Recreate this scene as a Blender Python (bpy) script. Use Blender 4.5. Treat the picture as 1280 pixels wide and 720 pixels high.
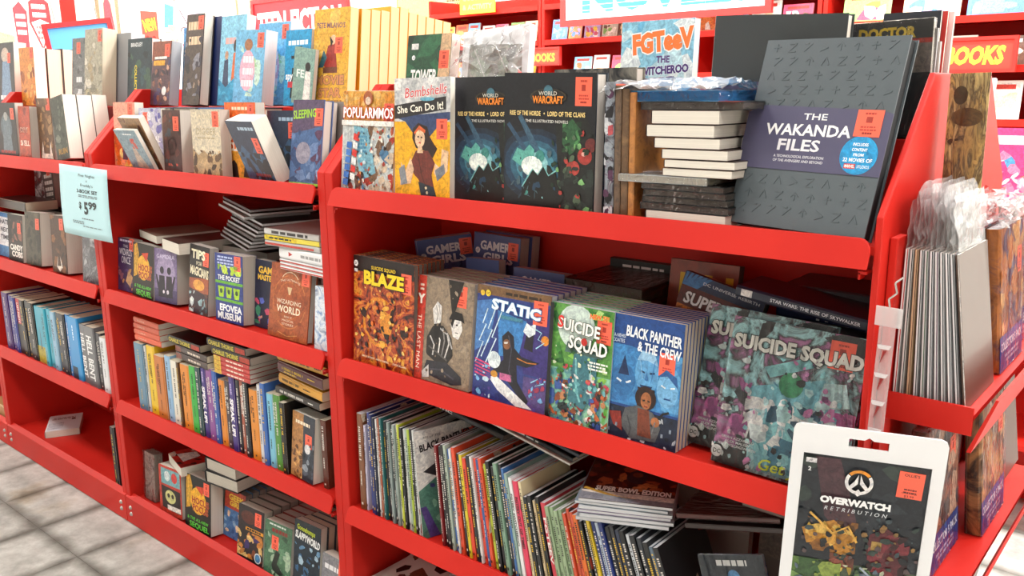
import bpy, math, random
import numpy as np
from mathutils import Matrix, Vector, Euler

for o in list(bpy.data.objects):
    bpy.data.objects.remove(o)
SC = bpy.context.scene
COL = SC.collection
random.seed(7)
rnd = random.Random(11)
R = math.radians

# ------------------------------------------------------------------ camera
CAM_Z = 1.46
cam_d = bpy.data.cameras.new('camera')
cam_d.sensor_width = 36.0
cam_d.lens = 36.0 * 1080.0 / 1280.0
cam_d.clip_start = 0.02
cam_d.clip_end = 60
cam = bpy.data.objects.new('camera', cam_d)
COL.objects.link(cam)
def _axes(f=1080.0):
    x = np.array([1300.0, 231.0, -f]); x /= np.linalg.norm(x)
    y = np.array([(f * f + 231.0 * 250.0) / 1300.0, -250.0, f]); y -= x * (x @ y); y /= np.linalg.norm(y)
    d = np.cross(x, y)
    if d[1] < 0: d = -d
    return x, y, -d
_x, _y, _z = _axes()
cam.matrix_world = Matrix(((_x[0], -_x[1], -_x[2], 0), (_y[0], -_y[1], -_y[2], 0), (_z[0], -_z[1], -_z[2], CAM_Z), (0, 0, 0, 1)))
SC.camera = cam

# ------------------------------------------------------------------ world + exposure
w = bpy.data.worlds.new('store_ambient'); SC.world = w
w.use_nodes = True
w.node_tree.nodes['Background'].inputs[0].default_value = (1.0, 0.985, 0.96, 1)
w.node_tree.nodes['Background'].inputs[1].default_value = 0.32
SC.view_settings.view_transform = 'Standard'
SC.view_settings.look = 'None'
SC.view_settings.gamma = 1.0
SC.view_settings.use_curve_mapping = False
SC.view_settings.exposure = -0.15

# ceiling lamps (their lights): rows of fluorescent troffers over the aisles
LAMPS = [(x, y) for y in (-2.6, -.2, 2.6, 4.9) for x in (-7.5, -5.0, -2.5, 0.0, 2.5)]
CEIL_Z = 3.9
for (lx, ly) in LAMPS:
    ld = bpy.data.lights.new('troffer_light', 'AREA')
    ld.shape = 'RECTANGLE'; ld.size = 1.3; ld.size_y = 0.5
    ld.energy = {-2.6: 10.0, -.2: 50.0, 2.6: 150.0, 4.9: 150.0}[ly]; ld.color = (1.0, 0.99, 0.965)
    lo = bpy.data.objects.new('troffer_light', ld)
    lo.location = (lx, ly, CEIL_Z - 0.07)
    COL.objects.link(lo)

# ------------------------------------------------------------------ helpers
def lin(h):
    if not isinstance(h, str):
        return tuple(h)[:3]
    h = h.lstrip('#')
    if len(h) == 3: h = ''.join(c * 2 for c in h)
    out = []
    for i in (0, 2, 4):
        c = int(h[i:i + 2], 16) / 255.0
        out.append(c / 12.92 if c <= 0.04045 else ((c + 0.055) / 1.055) ** 2.4)
    return tuple(out)

_M = {}
def new_mat(name):
    m = bpy.data.materials.new(name); m.use_nodes = True
    nt = m.node_tree
    return m, nt, nt.nodes['Principled BSDF']

def plain(color, rough=0.45, name='plain', metallic=0.0, coat=0.0, bump=0.0, bscale=400.0, vary=0.0):
    k = ('p', color, rough, name, metallic, coat, bump, bscale, vary)
    if k in _M: return _M[k]
    m, nt, b = new_mat(name)
    c = lin(color)
    b.inputs['Base Color'].default_value = (*c, 1)
    b.inputs['Roughness'].default_value = rough
    b.inputs['Metallic'].default_value = metallic
    b.inputs['Coat Weight'].default_value = coat
    b.inputs['Coat Roughness'].default_value = 0.12
    if vary or bump:
        tc = nt.nodes.new('ShaderNodeTexCoord')
        no = nt.nodes.new('ShaderNodeTexNoise'); no.inputs['Scale'].default_value = bscale
        no.inputs['Detail'].default_value = 5
        nt.links.new(tc.outputs['Object'], no.inputs['Vector'])
        if vary:
            mx = nt.nodes.new('ShaderNodeMix'); mx.data_type = 'RGBA'
            mx.inputs[6].default_value = (*[v * (1 - vary) for v in c], 1)
            mx.inputs[7].default_value = (*[min(1, v * (1 + vary) + .01) for v in c], 1)
            nt.links.new(no.outputs[0], mx.inputs[0]); nt.links.new(mx.outputs[2], b.inputs['Base Color'])
        if bump:
            bp = nt.nodes.new('ShaderNodeBump'); bp.inputs['Strength'].default_value = bump
            bp.inputs['Distance'].default_value = 0.002
            nt.links.new(no.outputs[0], bp.inputs['Height']); nt.links.new(bp.outputs[0], b.inputs['Normal'])
    _M[k] = m
    return m

def paper_mat(color='#d9d2c6', name='page_edges'):
    """page edges: fine sheets across the block's thickness (local y)"""
    k = ('pg', color)
    if k in _M: return _M[k]
    m, nt, b = new_mat(name)
    c = lin(color)
    tc = nt.nodes.new('ShaderNodeTexCoord')
    mp = nt.nodes.new('ShaderNodeMapping'); mp.inputs['Scale'].default_value = (1.2, 1100, 1.2)
    no = nt.nodes.new('ShaderNodeTexNoise'); no.inputs['Scale'].default_value = 1.0; no.inputs['Detail'].default_value = 3
    nt.links.new(tc.outputs['Object'], mp.inputs[0]); nt.links.new(mp.outputs[0], no.inputs['Vector'])
    rp = nt.nodes.new('ShaderNodeValToRGB')
    rp.color_ramp.elements[0].position = 0.3; rp.color_ramp.elements[1].position = 0.62
    rp.color_ramp.elements[0].color = (*[v * 0.74 for v in c], 1); rp.color_ramp.elements[1].color = (*c, 1)
    nt.links.new(no.outputs[0], rp.inputs[0]); nt.links.new(rp.outputs[0], b.inputs['Base Color'])
    b.inputs['Roughness'].default_value = 0.85
    _M[k] = m
    return m

def art_mat(palette, scale=14.0, seed=0.0, rough=0.38, coat=0.15, stretch=(1, 1, 1), warp=1.2, name='printed_cover'):
    """a painted-looking print: warped noise through the cover's own inks"""
    k = ('a', tuple(palette), scale, seed, rough, coat, stretch, warp)
    if k in _M: return _M[k]
    m, nt, b = new_mat(name)
    tc = nt.nodes.new('ShaderNodeTexCoord')
    mp = nt.nodes.new('ShaderNodeMapping'); mp.inputs['Location'].default_value = (seed * 3.1, seed * 1.7, seed * 2.3)
    mp.inputs['Scale'].default_value = stretch
    no = nt.nodes.new('ShaderNodeTexNoise'); no.inputs['Scale'].default_value = scale
    no.inputs['Detail'].default_value = 6; no.inputs['Roughness'].default_value = 0.62; no.inputs['Distortion'].default_value = warp
    nt.links.new(tc.outputs['Object'], mp.inputs[0]); nt.links.new(mp.outputs[0], no.inputs['Vector'])
    rp = nt.nodes.new('ShaderNodeValToRGB')
    n = len(palette)
    lo, hi = 0.3, 0.7
    els = rp.color_ramp.elements
    while len(els) < n: els.new(0.5)
    for i, p in enumerate(palette):
        els[i].position = lo + (hi - lo) * i / max(1, n - 1)
    for i, p in enumerate(palette):
        els[i].color = (*lin(p), 1)
    nt.links.new(no.outputs[0], rp.inputs[0]); nt.links.new(rp.outputs[0], b.inputs['Base Color'])
    b.inputs['Roughness'].default_value = rough
    b.inputs['Coat Weight'].default_value = coat; b.inputs['Coat Roughness'].default_value = 0.15
    _M[k] = m
    return m

def ink_mat():
    if 'ink' in _M: return _M['ink']
    m, nt, b = new_mat('printed_ink')
    a = nt.nodes.new('ShaderNodeAttribute'); a.attribute_name = 'ink'; a.attribute_type = 'GEOMETRY'
    # pictures (alpha 1) carry brushy ink variation, lettering (alpha 0) stays flat
    tc = nt.nodes.new('ShaderNodeTexCoord')
    no = nt.nodes.new('ShaderNodeTexNoise'); no.inputs['Scale'].default_value = 75; no.inputs['Detail'].default_value = 7
    no.inputs['Roughness'].default_value = .7; no.inputs['Distortion'].default_value = 1.4
    nt.links.new(tc.outputs['Object'], no.inputs['Vector'])
    rp = nt.nodes.new('ShaderNodeValToRGB')
    rp.color_ramp.elements[0].position = .34; rp.color_ramp.elements[0].color = (.5, .5, .55, 1)
    rp.color_ramp.elements[1].position = .68; rp.color_ramp.elements[1].color = (1.28, 1.22, 1.15, 1)
    nt.links.new(no.outputs[0], rp.inputs[0])
    mx = nt.nodes.new('ShaderNodeMix'); mx.data_type = 'RGBA'; mx.blend_type = 'MULTIPLY'
    nt.links.new(a.outputs['Alpha'], mx.inputs[0]); nt.links.new(a.outputs['Color'], mx.inputs[6]); nt.links.new(rp.outputs[0], mx.inputs[7])
    nt.links.new(mx.outputs[2], b.inputs['Base Color'])
    b.inputs['Roughness'].default_value = 0.42
    _M['ink'] = m
    return m

def film_mat(name='clear_film', gloss=0.22, rough=0.12, bump=0.6, bscale=38.0, tint=(1, 1, 1), haze=0.0):
    k = ('film', gloss, rough, bump, bscale, tint, haze)
    if k in _M: return _M[k]
    m = bpy.data.materials.new(name); m.use_nodes = True
    nt = m.node_tree
    for n in list(nt.nodes): nt.nodes.remove(n)
    out = nt.nodes.new('ShaderNodeOutputMaterial')
    tr = nt.nodes.new('ShaderNodeBsdfTransparent'); tr.inputs[0].default_value = (*tint, 1)
    gl = nt.nodes.new('ShaderNodeBsdfGlossy'); gl.inputs['Roughness'].default_value = rough
    fr = nt.nodes.new('ShaderNodeLayerWeight'); fr.inputs[0].default_value = gloss
    tc = nt.nodes.new('ShaderNodeTexCoord')
    mp = nt.nodes.new('ShaderNodeMapping'); mp.inputs['Rotation'].default_value = (0, 0.6, 0); mp.inputs['Scale'].default_value = (1, 1, 0.28)
    no = nt.nodes.new('ShaderNodeTexNoise'); no.inputs['Scale'].default_value = bscale; no.inputs['Detail'].default_value = 4
    no.inputs['Distortion'].default_value = 1.6
    nt.links.new(tc.outputs['Object'], mp.inputs[0]); nt.links.new(mp.outputs[0], no.inputs['Vector'])
    bp = nt.nodes.new('ShaderNodeBump'); bp.inputs['Strength'].default_value = bump; bp.inputs['Distance'].default_value = 0.02
    nt.links.new(no.outputs[0], bp.inputs['Height'])
    nt.links.new(bp.outputs[0], gl.inputs['Normal']); nt.links.new(bp.outputs[0], fr.inputs['Normal'])
    mx = nt.nodes.new('ShaderNodeMixShader')
    nt.links.new(fr.outputs['Fresnel'], mx.inputs[0]); nt.links.new(tr.outputs[0], mx.inputs[1]); nt.links.new(gl.outputs[0], mx.inputs[2])
    last = mx
    if haze:
        df = nt.nodes.new('ShaderNodeBsdfDiffuse'); df.inputs[0].default_value = (0.9, 0.9, 0.9, 1)
        m2 = nt.nodes.new('ShaderNodeMixShader'); m2.inputs[0].default_value = haze
        nt.links.new(mx.outputs[0], m2.inputs[1]); nt.links.new(df.outputs[0], m2.inputs[2])
        last = m2
    nt.links.new(last.outputs[0], out.inputs[0])
    _M[k] = m
    return m

def link(name, me, parent=None, mat=None):
    o = bpy.data.objects.new(name, me)
    COL.objects.link(o)
    if mat is not None and me is not None:
        if not me.materials: me.materials.append(mat)
    if parent is not None: o.parent = parent
    return o

def tag(o, label=None, cat=None, group=None, kind=None):
    if label: o['label'] = label
    if cat: o['category'] = cat
    if group: o['group'] = group
    if kind: o['kind'] = kind
    return o

def empty(name, label=None, cat=None, group=None, mw=None, kind=None):
    o = bpy.data.objects.new(name, None); COL.objects.link(o)
    o.empty_display_size = 0.05
    if mw is not None: o.matrix_world = mw
    return tag(o, label, cat, group, kind)

class MB:
    """collects verts and faces, builds ONE mesh object"""
    def __init__(s): s.v = []; s.f = []
    def box(s, x0, x1, y0, y1, z0, z1):
        b = len(s.v)
        s.v += [(x0, y0, z0), (x1, y0, z0), (x1, y1, z0), (x0, y1, z0), (x0, y0, z1), (x1, y0, z1), (x1, y1, z1), (x0, y1, z1)]
        s.f += [tuple(b + i for i in q) for q in ((0, 3, 2, 1), (4, 5, 6, 7), (0, 1, 5, 4), (1, 2, 6, 5), (2, 3, 7, 6), (3, 0, 4, 7))]
        return s
    def prism(s, pts, axis, a, b_):
        """pts 2D polygon (counter-clockwise) extruded along axis 'x','y' or 'z' from a to b_"""
        n = len(pts); b = len(s.v)
        def mk(p, t):
            return {'x': (t, p[0], p[1]), 'y': (p[0], t, p[1]), 'z': (p[0], p[1], t)}[axis]
        s.v += [mk(p, a) for p in pts] + [mk(p, b_) for p in pts]
        s.f.append(tuple(b + i for i in range(n))[::-1]); s.f.append(tuple(b + n + i for i in range(n)))
        for i in range(n):
            j = (i + 1) % n
            s.f.append((b + i, b + j, b + n + j, b + n + i))
        return s
    def tube(s, p, q, r, n=8):
        p = Vector(p); q = Vector(q); d = (q - p).normalized()
        u = d.orthogonal().normalized(); v = d.cross(u)
        b = len(s.v)
        for c in (p, q):
            for i in range(n):
                a = 2 * math.pi * i / n
                s.v.append(tuple(c + u * (r * math.cos(a)) + v * (r * math.sin(a))))
        for i in range(n):
            j = (i + 1) % n
            s.f.append((b + i, b + j, b + n + j, b + n + i))
        s.f.append(tuple(b + i for i in range(n))[::-1]); s.f.append(tuple(b + n + i for i in range(n)))
        return s
    def mesh(s, name, mat=None):
        me = bpy.data.meshes.new(name)
        me.from_pydata(s.v, [], s.f); me.update()
        if mat: me.materials.append(mat)
        return me
    def build(s, name, mat, parent=None, bevel=0.0, smooth=False):
        o = link(name, s.mesh(name, mat), parent)
        if bevel:
            md = o.modifiers.new('edge', 'BEVEL'); md.width = bevel; md.segments = 2; md.limit_method = 'ANGLE'
        if smooth:
            for p in o.data.polygons: p.use_smooth = True
        return o

# ------------------------------------------------------------------ lettering: glyph outlines of the built-in font, placed as flat ink
_G = {}
def _font_mesh(body, wt):
    cu = bpy.data.curves.new('glyph', 'FONT'); cu.body = body; cu.offset = wt; cu.resolution_u = 2
    ob = bpy.data.objects.new('glyph', cu)
    me = bpy.data.meshes.new_from_object(ob)
    n = len(me.vertices)
    co = np.empty(n * 3); me.vertices.foreach_get('co', co)
    v = co.reshape(-1, 3)[:, :2].copy()
    f = [tuple(p.vertices) for p in me.polygons]
    bpy.data.objects.remove(ob); bpy.data.curves.remove(cu); bpy.data.meshes.remove(me)
    return v, f
def glyph(ch, wt=0.0):
    k = (ch, wt)
    if k not in _G:
        if ch == ' ':
            _G[k] = (np.zeros((0, 2)), [], 0.32)
        else:
            v, f = _font_mesh(ch, wt)
            if (ch, 'adv') not in _G:
                a, _ = _font_mesh('I' + ch + 'I', 0.0); b, _ = _font_mesh('II', 0.0)
                _G[(ch, 'adv')] = float(a[:, 0].max() - b[:, 0].max())
            _G[k] = (v, f, _G[(ch, 'adv')])
    return _G[k]

class Print:
    """flat print in 0..W x 0..H metres (u, v given as fractions), one mesh with an ink colour per face"""
    STEP = 0.00002
    def __init__(s, W, H):
        s.W, s.H = W, H; s.v = []; s.f = []; s.c = []; s.k = 1; s.art = 1.0
    def _add(s, pts, faces, col):
        b = len(s.v); z = s.k * s.STEP
        s.v += [(x, y, z) for x, y in pts]
        c = (*lin(col), s.art)
        for f in faces:
            s.f.append(tuple(b + i for i in f)); s.c.append(c)
        s.k += 1
        return s
    def poly(s, pts, col, clip=True):
        q = [(min(max(u, 0), 1) * s.W, min(max(v, 0), 1) * s.H) if clip else (u * s.W, v * s.H) for u, v in pts]
        return s._add(q, [tuple(range(len(q)))], col)
    def rect(s, u0, v0, u1, v1, col): return s.poly([(u0, v0), (u1, v0), (u1, v1), (u0, v1)], col)
    def ell(s, u, v, ru, rv, col, n=18, rot=0, a0=0, a1=360):
        p = []
        cr, sr = math.cos(R(rot)), math.sin(R(rot))
        full = abs(a1 - a0) >= 359
        for i in range(n if full else n + 1):
            a = R(a0 + (a1 - a0) * i / n)
            x, y = ru * math.cos(a) * s.W, rv * math.sin(a) * s.H
            p.append((u + (x * cr - y * sr) / s.W, v + (x * sr + y * cr) / s.H))
        return s.poly(p, col)
    def circ(s, u, v, r, col, n=20): return s.ell(u, v, r, r * s.W / s.H, col, n)
    def ring(s, u, v, r0, r1, col, a0=0, a1=360, n=28):
        pts = []; q = s.W / s.H
        for i in range(n + 1):
            a = R(a0 + (a1 - a0) * i / n)
            pts += [(s.W * (u + r0 * math.cos(a)), s.H * (v + r0 * q * math.sin(a))), (s.W * (u + r1 * math.cos(a)), s.H * (v + r1 * q * math.sin(a)))]
        return s._add(pts, [(2 * i, 2 * i + 1, 2 * i + 3, 2 * i + 2) for i in range(n)], col)
    def stroke(s, pts, wd, col):
        """polyline (fractions) with width wd as a fraction of the width"""
        q = [Vector((u * s.W, v * s.H)) for u, v in pts]; h = wd * s.W / 2
        out = []; fs = []
        for i, p in enumerate(q):
            d = (q[min(i + 1, len(q) - 1)] - q[max(i - 1, 0)])
            d = d.normalized() if d.length > 1e-9 else Vector((1, 0))
            n = Vector((-d.y, d.x)) * h
            for e in (p + n, p - n): out.append((min(max(e.x, 0), s.W), min(max(e.y, 0), s.H)))
        fs = [(2 * i, 2 * i + 1, 2 * i + 3, 2 * i + 2) for i in range(len(q) - 1)]
        return s._add(out, fs, col)
    def blobs(s, cols, n, box=(0, 0, 1, 1), size=(0.04, 0.16), seed=0, asp=1.0):
        r = random.Random(seed)
        for i in range(n):
            u = r.uniform(box[0], box[2]); v = r.uniform(box[1], box[3]); a = r.uniform(*size)
            m = r.choice((5, 6, 7, 9)); ph = r.uniform(0, 6.28); ell = r.uniform(0.35, 1.0) * asp; tw = r.uniform(0, 3.14)
            p = []
            for j in range(m):
                t = ph + 6.283 * j / m; rr = a * r.uniform(0.55, 1.1)
                x, y = rr * math.cos(t), rr * ell * math.sin(t)
                x, y = x * math.cos(tw) - y * math.sin(tw), x * math.sin(tw) + y * math.cos(tw)
                p.append((min(max(u + x, box[0]), box[2]), min(max(v + y * s.W / s.H, box[1]), box[3])))
            s.poly(p, r.choice(cols))
        return s
    def spark(s, cols, n, box=(0, 0, 1, 1), seed=0, size=(.008, .035)):
        """small brush marks"""
        return s.blobs(cols, n, box, size, seed + 77, 1.6)
    def text(s, t, u, v, h, col, w=None, align='c', shear=0.0, rot=0.0, wt=0.0, out=None, outw=0.05, wave=0.0):
        """t centred at (u, v); h cap height as a fraction of H; w: squeeze or stretch to this fraction of W"""
        if out:
            s.text(t, u, v, h, out, w, align, shear, rot, wt + outw, None, 0, wave)
        sc = h * s.H / 0.73
        tot = sum(glyph(c, 0.0)[2] for c in t)
        sx = sc if w is None else w * s.W / tot
        x = {'c': -tot * sx / 2, 'l': 0.0, 'r': -tot * sx}[align]
        cr, sr = math.cos(R(rot)), math.sin(R(rot))
        pts = []; fs = []
        for i, c in enumerate(t):
            gv, gf, adv = glyph(c, wt)
            b = len(pts)
            yo = wave * s.H * ((i / max(1, len(t) - 1) - .5) ** 2 * 4)
            for gx, gy in gv:
                X = x + gx * sx + shear * (gy - 0.36) * sc; Y = (gy - 0.365) * sc - yo
                pts.append((u * s.W + X * cr - Y * sr, v * s.H + X * sr + Y * cr))
            fs += [tuple(b + k for k in f) for f in gf]
            x += adv * sx
        k_ = s.art; s.art = 0.0
        if pts: s._add(pts, fs, col)
        s.art = k_
        return s
    def bars(s, u0, u1, v, h, col, n=1, gap=1.8, seed=0):
        """lines of print too small to read"""
        r = random.Random(seed + int(v * 1000)); k_ = s.art; s.art = 0.0
        for k in range(n):
            a = u0 + (u1 - u0) * r.uniform(0, .12); e = u1 - (u1 - u0) * r.uniform(0, .12); x = a
            while x < e:
                wl = (u1 - u0) * r.uniform(.08, .22)
                s.rect(x, v - h / 2, min(x + wl, e), v + h / 2, col); x += wl + (u1 - u0) * .035
                s.k -= 1
            s.k += 1
            v -= h * gap
        s.art = k_
        return s
    def build(s, name, parent, place):
        """place: maps (x, y, lift) to the parent's space"""
        if not s.f: return None
        me = bpy.data.meshes.new(name)
        me.from_pydata([place(*p) for p in s.v], [], s.f); me.update()
        a = me.attributes.new('ink', 'FLOAT_COLOR', 'FACE')
        arr = np.ones((len(s.c), 4), dtype=np.float32); arr[:, :] = np.array(s.c, dtype=np.float32)
        a.data.foreach_set('color', arr.ravel())
        me.materials.append(ink_mat())
        return link(name, me, parent)

# ------------------------------------------------------------------ books
STICK = '#f8664c'
def sticker(parent, u, v, W, H, w=0.031, h=0.041, y=0.0, big=False, rot=0):
    """orange-red price tag on a front cover, centred at (u, v) fractions"""
    p = Print(w, h); p.art = 0.0
    p.rect(0, 0, 1, 1, STICK)
    if big:
        p.text("OLLIE'S", .5, .88, .1, '#3a1410', w=.6, wt=.02)
        p.bars(.2, .8, .33, .06, '#6a2018', 2)
        p.text("OUR PRICE", .5, .2, .07, '#3a1410', w=.6); p.text("$3.99", .5, .08, .09, '#3a1410', w=.4)
    else:
        p.bars(.25, .75, .86, .07, '#a8301f', 1, seed=1)
        p.rect(.38, .52, .62, .74, '#a02c1e')
        p.bars(.15, .85, .36, .06, '#b4382a', 2, seed=3); p.bars(.3, .7, .13, .07, '#8a2418', 1, seed=4)
    cx, cz = u * W, v * H
    c_, s_ = math.cos(R(rot)), math.sin(R(rot))
    def place(a, b, l):
        a -= w / 2; b -= h / 2
        return (cx + a * c_ - b * s_, y - 0.0007 - l, cz + a * s_ + b * c_)
    return p.build('price_sticker', parent, place)

def rotm(yaw=0, lean=0, roll=0):
    return Matrix.Rotation(R(yaw), 3, 'Z') @ Matrix.Rotation(R(-lean), 3, 'X') @ Matrix.Rotation(R(roll), 3, 'Y')

PAGES = {'white': '#e4ddd0', 'grey': '#c4bcb2', 'tan': '#e2bf90', 'cream': '#d8ccb4', 'dark': '#6a6058', 'gloss': '#cfcfd2', 'black': '#17181b', 'blue': '#2f86c8'}
_BM = {}
def book_meshes(W, H, T, hard, pages, cmat):
    key = (round(W, 4), round(H, 4), round(T, 4), hard, pages, cmat.name)
    if key in _BM: return _BM[key]
    c = 0.0026 if hard else (0.0006 if T > .006 else T * .12)
    ov = 0.003 if hard else 0.0004
    rs = min(T * .12, .0035)            # rounded spine
    m = MB()
    pts = [(W, 0), (W, c), (c + rs, c), (c, c + rs), (c, T - c - rs), (c + rs, T - c), (W, T - c), (W, T), (rs, T), (0, T - rs * 1.6), (0, rs * 1.6), (rs, 0)]
    n = len(pts); b = 0
    m.v += [(x, y, 0) for x, y in pts] + [(x, y, H) for x, y in pts]
    for i in range(n):
        j = (i + 1) % n
        m.f.append((i, j, n + j, n + i))
    caps = [(0, 1, 2, 11), (2, 3, 10, 11), (3, 4, 9, 10), (4, 5, 8, 9), (5, 6, 7, 8)]
    m.f += [q for q in caps] + [tuple(n + k for k in q)[::-1] for q in caps]
    cv = m.mesh('cover', cmat)
    q = MB().box(c + rs * .6, W - ov - 0.0002, c + 0.00005, T - c - 0.00005, ov, H - ov)
    pg = q.mesh('page_block', paper_mat(PAGES[pages]))
    _BM[key] = (cv, pg)
    return _BM[key]

class Book:
    def __init__(s, name, label, W, H, T, mat, pages='white', hard=False, group=None, cat='book'):
        s.W, s.H, s.T = W, H, T
        s.o = empty(name, label, cat, group)
        cv, pg = book_meshes(W, H, T, hard, pages, mat)
        s.cover = link('cover', cv, s.o); s.pages = link('page_block', pg, s.o)
    def front(s, fn=None):
        p = Print(s.W, s.H)
        if fn: fn(p)
        return p.build('cover_print', s.o, lambda a, b, l: (a, -0.0003 - l, b))
    def back(s, fn):
        p = Print(s.W, s.H); fn(p)
        return p.build('back_print', s.o, lambda a, b, l: (s.W - a, s.T + 0.0003 + l, b))
    def spine(s, fn):
        """fn draws on (length along the height from the top, thickness): reads top to bottom"""
        p = Print(s.H, s.T); fn(p)
        return p.build('spine_lettering', s.o, lambda a, b, l: (-0.0003 - l, s.T - b, s.H - a))
    def sticker(s, u, v, **k):
        return sticker(s.o, u, v, s.W, s.H, **k)
    def wrap(s, mat=None, pad=0.0012):
        m = MB().box(-pad, s.W + pad, -pad - .0012, s.T + pad, 0.0003, s.H + pad)
        return m.build('shrink_wrap', mat or film_mat(), s.o)
    def _M4(s, M, loc):
        s.o.matrix_world = Matrix.Translation(loc) @ M.to_4x4()
        return s
    def corners(s, M):
        return [M @ Vector((x, y, z)) for x in (0, s.W) for y in (0, s.T) for z in (0, s.H)]
    def face(s, x, y, z, yaw=0, lean=0, roll=0):
        """bottom-left-front corner at x, y; lowest corner of the cover resting at height z"""
        M = rotm(yaw, lean, roll); mz = min(c.z for c in s.corners(M))
        return s._M4(M, Vector((x, y, z - mz + .0006)))
    def boxed(s, xmin, ymin, zmin, M):
        c = s.corners(M)
        return s._M4(M, Vector((xmin - min(a.x for a in c), ymin - min(a.y for a in c), zmin - min(a.z for a in c) + .0005)))
    def spine_out(s, xleft, y, z, lean=0, yaw=0):
        """standing, spine towards the aisle; lean > 0 tips the top to the left"""
        M = Matrix.Rotation(R(yaw), 3, 'Z') @ Matrix.Rotation(R(-lean), 3, 'Y') @ Matrix.Rotation(R(90), 3, 'Z')
        c = s.corners(M)
        b = [a for a in (M @ Vector((0, s.T, 0)), M @ Vector((0, 0, 0)))]
        return s._M4(M, Vector((xleft - min(k.x for k in b), y - min(a.y for a in c), z - min(a.z for a in c) + .0006)))
    def lying(s, xmin, y, z, yaw=0, edge='bottom', up=True, tilt=0):
        """flat on its back; edge that faces the aisle: bottom, spine, fore, top"""
        a = {'bottom': 0, 'spine': 90, 'top': 180, 'fore': -90}[edge]
        M = Matrix.Rotation(R(yaw), 3, 'Z') @ Matrix.Rotation(R(tilt), 3, 'Y') @ rotm(a, 90 if up else -90, 0)
        return s.boxed(xmin, y, z, M)

def dark(c):
    l = lin(c); return .3 * l[0] + .6 * l[1] + .1 * l[2] < .22
def spine_bars(bk, col, seed, logo=True):
    r = random.Random(seed)
    def fn(p):
        ink = '#e9e6de' if dark(col) else '#22201e'
        if r.random() < .25 and dark(col): ink = '#e8c23a'
        a = r.uniform(.06, .14); e = a + r.uniform(.35, .55)
        hh = min(.42, .0075 / bk.T)
        x = a
        while x < e:                                   # a title set letter by letter, too small to read here
            if r.random() > .17: p.rect(x, .5 - hh * r.uniform(.3, .5), x + .013, .5 + hh * .5, ink)
            x += .021
        if bk.T > .02 and r.random() < .5: p.bars(a, e - .1, .5 - hh * 1.1, hh * .45, ink, 1, seed=seed + 2)
        p.bars(e + .1, min(.88, e + .28), .5, hh * .4, ink, 1, seed=seed + 5)
        if logo: p.rect(.925, .5 - hh * .4, .95, .5 + hh * .4, ink)
    bk.spine(fn)
ORD = ['first', 'second', 'third', 'fourth', 'fifth', 'sixth', 'seventh', 'eighth', 'ninth', 'tenth', 'eleventh', 'twelfth', 'thirteenth', 'fourteenth', 'fifteenth',
       'sixteenth', 'seventeenth', 'eighteenth', 'nineteenth', 'twentieth']
def nth(i):
    if i < 20: return ORD[i]
    n = i + 1
    return '%d%s' % (n, 'th' if n % 100 in (11, 12, 13) else {1: 'st', 2: 'nd', 3: 'rd'}.get(n % 10, 'th'))

def crumple(name, W, H, D, amp, seed, mat, parent, n=16, off=(0, 0, 0)):
    r = np.random.RandomState(seed); m = MB()
    g = np.clip(r.randn(n + 1, n + 1), -1.5, 1.5); g2 = r.randn(n + 1, n + 1)
    for j in range(n + 1):
        for i in range(n + 1):
            u, v = i / n, j / n
            m.v.append((off[0] + u * W + g2[j, i] * amp * .5, off[1] + D * math.sin(v * math.pi) * -1 + g[j, i] * amp, off[2] + v * H + r.randn() * amp * .4))
    for j in range(n):
        for i in range(n):
            a = j * (n + 1) + i; m.f.append((a, a + 1, a + n + 2, a + n + 1))
    return m.build(name, mat, parent)
# ------------------------------------------------------------------ the room
RED = '#c4201c'
def red_metal():
    if 'red' in _M: return _M['red']
    m, nt, b = new_mat('red_powder_coat')
    tc = nt.nodes.new('ShaderNodeTexCoord')
    no = nt.nodes.new('ShaderNodeTexNoise'); no.inputs['Scale'].default_value = 3.0; no.inputs['Detail'].default_value = 6
    nt.links.new(tc.outputs['Object'], no.inputs['Vector'])
    rp = nt.nodes.new('ShaderNodeValToRGB')
    rp.color_ramp.elements[0].position = .35; rp.color_ramp.elements[1].position = .7
    rp.color_ramp.elements[0].color = (*lin('#bf2018'), 1); rp.color_ramp.elements[1].color = (*lin('#cb281d'), 1)
    nt.links.new(no.outputs[0], rp.inputs[0]); nt.links.new(rp.outputs[0], b.inputs['Base Color'])
    b.inputs['Roughness'].default_value = 0.46
    b.inputs['Specular IOR Level'].default_value = 0.22
    _M['red'] = m
    return m
RM = red_metal()
STEEL = plain('#b8b4b0', .3, 'steel', .9)

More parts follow.
